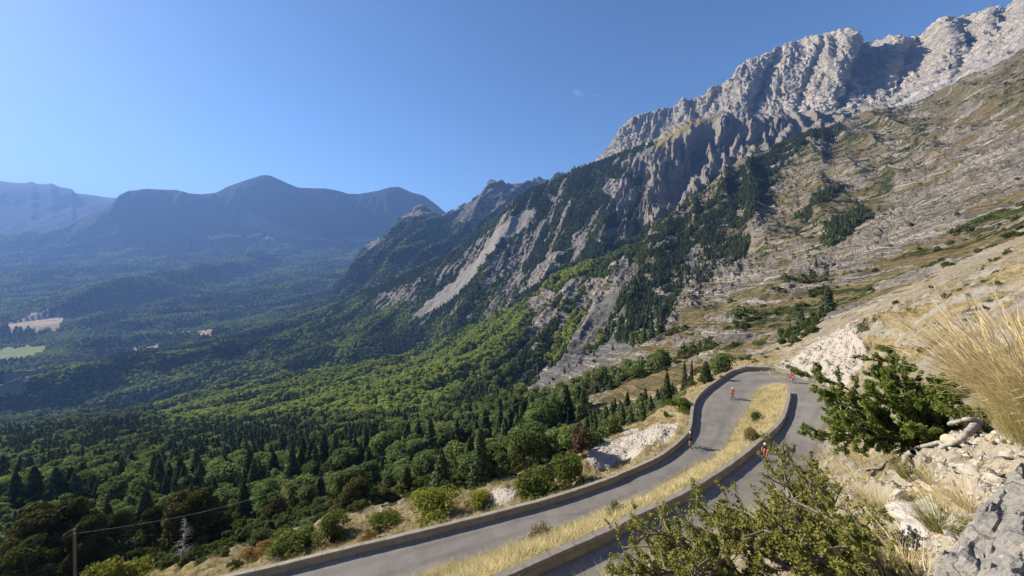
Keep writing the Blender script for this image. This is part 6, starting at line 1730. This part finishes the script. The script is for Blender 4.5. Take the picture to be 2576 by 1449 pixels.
# ------------------------------------------------------------------ pole and cable
def build_pole():
    top = W(188, 1331, 32.0)
    o = empty('utility_pole', (top[0], top[1], top[2] - 9.0))
    s = np.linspace(0, 1, 14)
    v, f = tube(np.stack([0.02 * np.sin(s * 4), 0 * s, 9.0 * s], 1), 0.125 - 0.03 * s, 12)
    A = Acc(); A.add(v, f)
    k = len(v); A.v.append(np.array([[0, 0, 9.03]])); A.sh.append(np.zeros(1)); A.n += 1
    cap = np.array([[k - 12 + i, k - 12 + (i + 1) % 12, k, k] for i in range(12)])
    me = bpy.data.meshes.new('shaft'); me.from_pydata([tuple(x) for x in np.concatenate(A.v)], [], [tuple(x) for x in f] + [tuple(c[:3]) for c in cap]); me.materials.append(simple_mat('weathered_pole_wood', (0.13, 0.11, 0.085), (0.22, 0.185, 0.14), 12, 0.9, 0.4, 0.05)); me.update()
    c = bpy.data.objects.new('shaft', me); COL.objects.link(c); c.parent = o
    A = Acc(); A.add(*tube([(0.0, -0.1, 8.72), (0.16, -0.12, 8.72)], [0.02, 0.02], 6)); A.add(*tube([(0.16, -0.12, 8.66), (0.16, -0.12, 8.80), (0.16, -0.12, 8.84)], [0.035, 0.035, 0.012], 8))
    c = bpy.data.objects.new('insulator_bracket', A.mesh('insulator_bracket', simple_mat('galvanised', (0.35, 0.35, 0.35), (0.5, 0.5, 0.5), 20, 0.5), True)); COL.objects.link(c); c.parent = o
    tag(o, 'bare wooden utility pole standing in front of the dark pines at the left', 'pole')
    a = np.array([top[0] + 0.18, top[1] - 0.12, top[2] - 0.2])
    far = [(194, 1342), (500, 1290), (833, 1194), (1133, 1084), (1410, 971), (1545, 911), (1800, 793), (2044, 675), (2249, 573), (2376, 514), (2521, 439), (2700, 345)]
    b2 = np.array([(2900 - CX) / FPX * 66, 66.0])
    P = []
    for px, py in far:      # the plumb plane through the pole and the far anchor
        u = (px - CX) / FPX
        # a + t*(b2-a) with x = u*y
        d = b2 - a[:2]; t_ = (u * a[1] - a[0]) / (d[0] - u * d[1])
        Y = a[1] + t_ * d[1]
        P.append(W(px, py, Y))
    P = catmull(np.array(P), 1.0)
    m = simple_mat('cable_sheath', (0.17, 0.18, 0.165), (0.22, 0.23, 0.21), 3, 0.5)
    v, f = tube(P, np.full(len(P), 0.010), 6)
    o = bpy.data.objects.new('overhead_cable', raw_mesh('overhead_cable', v, f, m, None, True)); COL.objects.link(o)
    tag(o, 'single overhead cable climbing from the wooden pole across the wood to the mountainside', 'cable')
build_pole()
# ------------------------------------------------------------------ cyclists
def flat_mat(name, c, rough=0.6, spec=0.3, c2=None):
    t = NT(name); p = t.n('ShaderNodeTexCoord').outputs['Object']
    return t.bsdf(t.mix(t.step(t.noise(p, 9, 3, 0.6), 0.35, 0.65), c, c2 or tuple(x * 0.8 for x in c)), rough, None, spec)
def skin_mesh(pts, edges, radii, sub=2, root=0):
    me = bpy.data.meshes.new('tmp'); me.from_pydata(pts, edges, [])
    o = bpy.data.objects.new('tmp', me); COL.objects.link(o)
    md = o.modifiers.new('s', 'SKIN'); md.use_smooth_shade = True
    for i, r in enumerate(radii):
        me.skin_vertices[0].data[i].radius = (r, r) if not isinstance(r, tuple) else r
        me.skin_vertices[0].data[i].use_root = (i == root)
    s = o.modifiers.new('u', 'SUBSURF'); s.levels = sub; s.render_levels = sub
    dg = bpy.context.evaluated_depsgraph_get(); dg.update()
    out = bpy.data.meshes.new_from_object(o.evaluated_get(dg))
    bpy.data.objects.remove(o); bpy.data.meshes.remove(me)
    return out
def merged(name, meshes, mats=None):
    bm = bmesh.new()
    for me in meshes: bm.from_mesh(me)
    out = bpy.data.meshes.new(name); bm.to_mesh(out); bm.free()
    for m in mats or []: out.materials.append(m)
    return out
def body_mesh():
    # pelvis, spine, neck, head; arms; legs (rider bent over the bars, right leg up)
    P = [(-.20, 0, 1.00), (-.08, 0, 1.12), (.06, 0, 1.24), (.19, 0, 1.33), (.27, 0, 1.40), (.33, 0, 1.47), (.37, 0, 1.54)]
    R = [.135, .135, .145, .125, .06, .085, .08]
    E = [(i, i + 1) for i in range(6)]
    for sgn in (1, -1):
        b = len(P)
        P += [(.18, .17 * sgn, 1.33), (.27, .22 * sgn, 1.18), (.36, .24 * sgn, 1.06), (.44, .215 * sgn, .99), (.50, .20 * sgn, .955)]
        R += [.065, .052, .043, .036, .032]
        E += [(3, b), (b, b + 1), (b + 1, b + 2), (b + 2, b + 3), (b + 3, b + 4)]
        b = len(P)
        if sgn > 0: leg = [(-.17, .09, .95), (-.02, .10, .80), (.13, .10, .63), (.03, .11, .42), (-.09, .115, .19), (-.08, .115, .12), (.07, .12, .09)]
        else: leg = [(-.17, -.09, .96), (.03, -.10, .90), (.22, -.10, .82), (.12, -.11, .64), (-.03, -.115, .51), (-.02, -.115, .44), (.13, -.12, .43)]
        P += leg; R += [.105, .092, .064, .062, .040, .042, .034]
        E += [(0, b)] + [(b + i, b + i + 1) for i in range(6)]
    me = skin_mesh(P, E, R, 2, 0)
    parts = [me]
    for sgn in (1, -1):     # palm and five fingers closed round the bar hood
        q = [(.50, .20 * sgn, .955), (.545, .195 * sgn, .945)]
        parts.append(skin_mesh(q, [(0, 1)], [.03, .028], 1))
        for k, dy in enumerate((-.026, -.009, .009, .026)):
            ln = (.9, 1.05, 1.0, .8)[k]
            pts = [(.55, .195 * sgn + dy, .955), (.55 + .035 * ln, .195 * sgn + dy, .950), (.55 + .045 * ln, .195 * sgn + dy, .918), (.55 + .022 * ln, .195 * sgn + dy, .900)]
            parts.append(skin_mesh(pts, [(0, 1), (1, 2), (2, 3)], [.0105, .0095, .009, .008], 1))
        pts = [(.53, .195 * sgn - .03 * sgn, .945), (.555, .195 * sgn - .045 * sgn, .925), (.575, .195 * sgn - .03 * sgn, .905)]
        parts.append(skin_mesh(pts, [(0, 1), (1, 2)], [.012, .0105, .009], 1))
    parts.append(skin_mesh([(.43, 0, 1.515), (.462, 0, 1.505)], [(0, 1)], [.016, .012], 1))           # nose
    for sgn in (1, -1):
        parts.append(skin_mesh([(.35, .082 * sgn, 1.52), (.345, .088 * sgn, 1.50)], [(0, 1)], [.016, .011], 1))   # ears
        parts.append(skin_mesh([(.434, .03 * sgn, 1.535), (.438, .03 * sgn, 1.534)], [(0, 1)], [.010, .010], 1))  # eyes
    return merged('body', parts)
BODY = body_mesh()
def part_faces(me, test, grow, name, mat):
    """clothing: the body surface where test() holds, lifted off the skin"""
    bm = bmesh.new(); bm.from_mesh(me); bm.normal_update()
    bmesh.ops.delete(bm, geom=[f for f in bm.faces if not test(f.calc_center_median())], context='FACES')
    for v in bm.verts: v.co += v.normal * grow
    out = bpy.data.meshes.new(name); bm.to_mesh(out); bm.free()
    out.materials.append(mat); out.polygons.foreach_set('use_smooth', np.ones(len(out.polygons), bool)); return out
def hip_leg(c): return c.z < 1.12 and c.z > 0.60 and not (c.x > .28)
def jersey_t(c): return c.z > 1.07 and c.z < 1.425 and not (abs(c.y) > .205 and c.z < 1.17) and c.x < .30
def shorts_t(c): return (c.z <= 1.09 and c.x < .20 and c.z > .66 and abs(c.y) < .2) and not (c.y < 0 and c.z < .70) and not (c.x > .25)
def helmet_mesh(name, mat):
    bm = bmesh.new(); bmesh.ops.create_uvsphere(bm, u_segments=20, v_segments=12, radius=1)
    for v in bm.verts:
        x, y, z = v.co
        if z < -0.12: z = -0.12 - (z + 0.12) * 0.15
        v.co = Vector((.355 + x * .145 - 0.02 * z, y * .108, 1.575 + z * .098))
    for f in list(bm.faces):      # long vents
        pass
    for v in bm.verts:
        c = v.co - Vector((.355, 0, 1.575))
        if c.z > 0.02 and abs(math.sin(c.y * 75)) > 0.8: v.co -= c.normalized() * 0.012
    me = bpy.data.meshes.new(name); bm.to_mesh(me); bm.free(); me.materials.append(mat)
    me.polygons.foreach_set('use_smooth', np.ones(len(me.polygons), bool)); return me
def ring(c, r, rt, n=36, k=6):
    a = np.arange(n) / n * 2 * np.pi; b = np.arange(k) / k * 2 * np.pi
    V = np.stack([c[0] + (r + rt * np.cos(b))[None] * np.cos(a)[:, None], c[1] + 0 * a[:, None] + (rt * np.sin(b))[None], c[2] + (r + rt * np.cos(b))[None] * np.sin(a)[:, None]], -1)
    i = np.arange(n * k).reshape(n, k); j = np.roll(i, -1, 0)
    return V.reshape(-1, 3), np.stack([i, np.roll(i, -1, 1), np.roll(j, -1, 1), j], -1).reshape(-1, 4)
M_tyre = flat_mat('tyre_rubber', (0.02, 0.02, 0.02), 0.8); M_rim = flat_mat('rim_metal', (0.08, 0.08, 0.085), 0.4, 0.5); M_blk = flat_mat('black_saddle', (0.02, 0.02, 0.022), 0.6)
M_skin = flat_mat('skin', (0.46, 0.26, 0.17), 0.6); M_white = flat_mat('white_helmet_shell', (0.80, 0.80, 0.80), 0.35, 0.5); M_shoe = flat_mat('white_shoes', (0.6, 0.6, 0.6), 0.5)
def bicycle(label, frame_mat, loc, rz, tilt=0):
    o = empty('bicycle', loc, rz)
    def add(nm, A, m, parent=o):
        c = bpy.data.objects.new(nm, A.mesh(nm, m, True)); COL.objects.link(c); c.parent = parent; return c
    for x in (-.49, .50):
        A = Acc(); A.add(*ring((x, 0, .335), .318, .017)); w = add('wheel', A, M_tyre)
        A = Acc(); A.add(*ring((x, 0, .335), .292, .014)); add('rim', A, M_rim, w)
        A = Acc()
        for i in range(14):
            a = i / 14 * 2 * np.pi; A.add(*tube([(x, .02 * (-1) ** i, .335), (x + .29 * np.cos(a), 0, .335 + .29 * np.sin(a))], [.003, .003], 3))
        A.add(*tube([(x, -.06, .335), (x, .06, .335)], [.022, .022], 8)); add('spokes', A, M_rim, w)
    A = Acc()
    bb, st, hd_t, hd_b, rear, fr = (-.08, 0, .27), (-.21, 0, .80), (.36, 0, .86), (.395, 0, .72), (-.49, 0, .335), (.50, 0, .335)
    for a, b, r in ((bb, st, .018), (st, hd_t, .017), (bb, hd_b, .022), (hd_t, hd_b, .021)): A.add(*tube([a, b], [r, r], 8))
    for s in (1, -1):
        A.add(*tube([(-.08, .03 * s, .27), (-.49, .06 * s, .335)], [.012, .010], 6)); A.add(*tube([(-.21, .02 * s, .79), (-.49, .06 * s, .335)], [.010, .009], 6))
        A.add(*tube([(.395, .03 * s, .72), (.43, .055 * s, .55), (.50, .055 * s, .335)], [.014, .013, .010], 6))
    add('frame', A, frame_mat)
    A = Acc(); A.add(*tube([(-.21, 0, .79), (-.235, 0, .90)], [.014, .014], 6)); A.add(*tube([(-.37, 0, .925), (-.28, 0, .93), (-.18, 0, .925), (-.09, 0, .92)], [.07, .06, .03, .018], 8)); add('saddle', A, M_blk)
    A = Acc(); A.add(*tube([(.36, 0, .86), (.34, 0, .91), (.43, 0, .925)], [.014, .014, .016], 6)); A.add(*tube([(.43, -.21, .925), (.43, 0, .925), (.43, .21, .925)], [.013, .014, .013], 6))
    for s in (1, -1): A.add(*tube([(.43, .21 * s, .925), (.52, .21 * s, .925), (.545, .21 * s, .87), (.51, .21 * s, .81), (.43, .21 * s, .80)], [.013, .014, .013, .013, .013], 6)); A.add(*tube([(.51, .205 * s, .925), (.55, .2 * s, .955)], [.018, .014], 6))
    add('handlebar', A, M_blk)
    A = Acc(); A.add(*ring((-.08, -.05, .27), .095, .006, 24, 4))
    for s, z in ((1, .10), (-1, .44)): A.add(*tube([(-.08, .06 * s, .27), (-.08, .07 * s, z)], [.012, .010], 6)); A.add(*tube([(-.08, .07 * s, z), (-.08, .16 * s, z)], [.014, .014], 6))
    add('cranks', A, M_rim)
    tag(o, label, 'bicycle')
    return o
def rider(label, jersey, shorts, helmet, loc, rz):
    o = empty('person', loc, rz)
    b = bpy.data.objects.new('body', merged('body', [BODY], [M_skin])); COL.objects.link(b); b.parent = o
    b.data.polygons.foreach_set('use_smooth', np.ones(len(b.data.polygons), bool))
    for nm, me in (('jersey', part_faces(BODY, jersey_t, .012, 'jersey', jersey)), ('shorts', part_faces(BODY, shorts_t, .012, 'shorts', shorts)), ('helmet', helmet_mesh('helmet', helmet)),
                   ('shoes', part_faces(BODY, lambda c: (c.y > 0 and c.z < .16) or (c.y < 0 and c.z < .48 and c.x > -.1), .008, 'shoes', M_shoe))):
        c = bpy.data.objects.new(nm, me); COL.objects.link(c); c.parent = o
    tag(o, label, 'person'); return o
def road_at(px, py):
    z = -21.0
    for _ in range(25):
        p = Wz(px, py, z); k = np.argmin(((ROADV[:, :2] - p[:2]) ** 2).sum(1)); z = ROADV[k, 2] + 0.045
    return Wz(px, py, z)
M_red = flat_mat('red_jersey', (0.42, 0.03, 0.03), 0.7); M_blackc = flat_mat('black_lycra', (0.02, 0.02, 0.024), 0.6); M_orange = flat_mat('red_orange_shorts', (0.48, 0.10, 0.05), 0.6); M_navy = flat_mat('dark_navy_jersey', (0.025, 0.022, 0.035), 0.7)
M_pink = flat_mat('pink_red_shorts', (0.55, 0.09, 0.10), 0.6); M_fr1 = flat_mat('dark_frame_paint', (0.03, 0.035, 0.04), 0.3, 0.5); M_fr2 = flat_mat('red_frame_paint', (0.6, 0.05, 0.05), 0.3, 0.5); M_helr = flat_mat('red_helmet_shell', (0.5, 0.05, 0.05), 0.4, 0.5); M_fr3 = flat_mat('olive_frame_paint', (0.10, 0.12, 0.05), 0.3, 0.5)
for (px, py, head, pl, bl, j, s, h, fm) in (
    (1737, 1123, (1736, 1098), 'cyclist in black with a white helmet riding close to the outer parapet', 'bicycle under the cyclist in black beside the outer parapet', M_blackc, M_blackc, M_white, M_fr3),
    (1842, 1003, (1905, 945), 'cyclist in red jersey seen from behind on the open middle of the lower road', 'bicycle under the red cyclist seen from behind below the curve', M_red, M_orange, M_white, M_fr1),
    (1990, 963, (2060, 978), 'cyclist all in red leaning round the far end of the hairpin', 'bicycle of the all-red cyclist seen side-on at the hairpin', M_red, M_red, M_helr, M_fr1),
    (1926, 1158, (1860, 1230), 'cyclist in a dark jersey and white helmet coming down beside the inner parapet', 'red bicycle coming along the inner parapet of the upper branch', M_navy, M_pink, M_white, M_fr2)):
    p = road_at(px, py); q = road_at(*head); d = q - p
    if px == 1737: d = np.array([0.35, 1.0, 0.06])
    rz = math.atan2(d[1], d[0]); pitch = -math.atan2(d[2], math.hypot(d[0], d[1]))
    lean = math.radians(-6) if px == 1990 else 0
    for o in (bicycle(bl, fm, p, rz), rider(pl, j, s, h, p, rz)):
        o.rotation_euler = Euler((lean, pitch, rz), 'XYZ')
# ------------------------------------------------------------------ ground sheet to the horizon, and the air
def build_base_and_haze():
    n = 40
    xs = np.linspace(-15500, 15500, n); ys = np.linspace(-1200, 15800, n)
    Xg, Yg = np.meshgrid(xs, ys)
    Zg = -640 + 60 * fbm(Xg / 3000, Yg / 3000, 0, 2)
    M = np.zeros((n * n, 3), np.float32); M[:, 0] = 1
    o = mesh_obj('ground', np.stack([Xg, Yg, Zg], -1).reshape(-1, 3), grid_faces(n, n), M_valley, attrs={'m': M})
    tag(o, 'wooded low ground of the valley reaching the horizon', 'ground', kind='structure')
    x0, x1, y0, y1, z0, z1 = -16000, 16000, -1600, 16200, -760, HAZE_TOP
    v = [(x, y, z) for z in (z0, z1) for y in (y0, y1) for x in (x0, x1)]
    f = [(0, 2, 3, 1), (4, 5, 7, 6), (0, 1, 5, 4), (2, 6, 7, 3), (0, 4, 6, 2), (1, 3, 7, 5)]
    t = NT('haze_air')
    pv = t.n('ShaderNodeVolumePrincipled')
    pv.inputs['Color'].default_value = HAZE_COL
    pv.inputs['Density'].default_value = HAZE_DENS
    pv.inputs['Anisotropy'].default_value = HAZE_ANI
    t.link(pv.outputs[0], t.out.inputs['Volume'])
    o = mesh_obj('haze', v, f, t.m, smooth=False)
    tag(o, 'thin blue haze filling the valley air', 'haze', kind='stuff')
HAZE_TOP, HAZE_DENS, HAZE_ANI, HAZE_COL = 1750, 0.75e-4, 0.1, (0.23, 0.44, 0.97, 1)
build_base_and_haze()

# ------------------------------------------------------------------ three small wisps of cloud, far beyond the haze
def build_clouds():
    t = NT('thin_cloud')
    pv = t.n('ShaderNodeVolumePrincipled'); pv.inputs['Color'].default_value = (0.95, 0.97, 1, 1); pv.inputs['Density'].default_value = 0.0006
    t.link(pv.outputs[0], t.out.inputs['Volume'])
    rs = np.random.default_rng(77)
    for px, py, w, lab in ((1456, 231, 26, 'largest small white wisp of cloud alone in the blue sky'), (1503, 241, 15, 'fainter wisp of cloud just right of the largest wisp'), (1511, 348, 13, 'tiny wisp of cloud low near the left end of the cliffs')):
        c = W(px, py, 24000.0); s = w / FPX * 24000
        bm = bmesh.new()
        for k in range(22):
            q = rs.normal(size=3) * np.array([0.30, 0.25, 0.13]) * s
            q[2] += -0.5 * q[0] * 0.5
            m = Matrix.Translation(Vector(c + q)) @ Matrix.Diagonal(Vector((rs.uniform(0.08, 0.24), rs.uniform(0.08, 0.24), rs.uniform(0.03, 0.09), 1.0 / s)) * s)
            bmesh.ops.create_icosphere(bm, subdivisions=3, radius=1.0, matrix=m)
        me = bpy.data.meshes.new('cloud'); bm.to_mesh(me); bm.free(); me.materials.append(t.m)
        o = bpy.data.objects.new('cloud', me); COL.objects.link(o)
        tag(o, lab, 'cloud')
build_clouds()
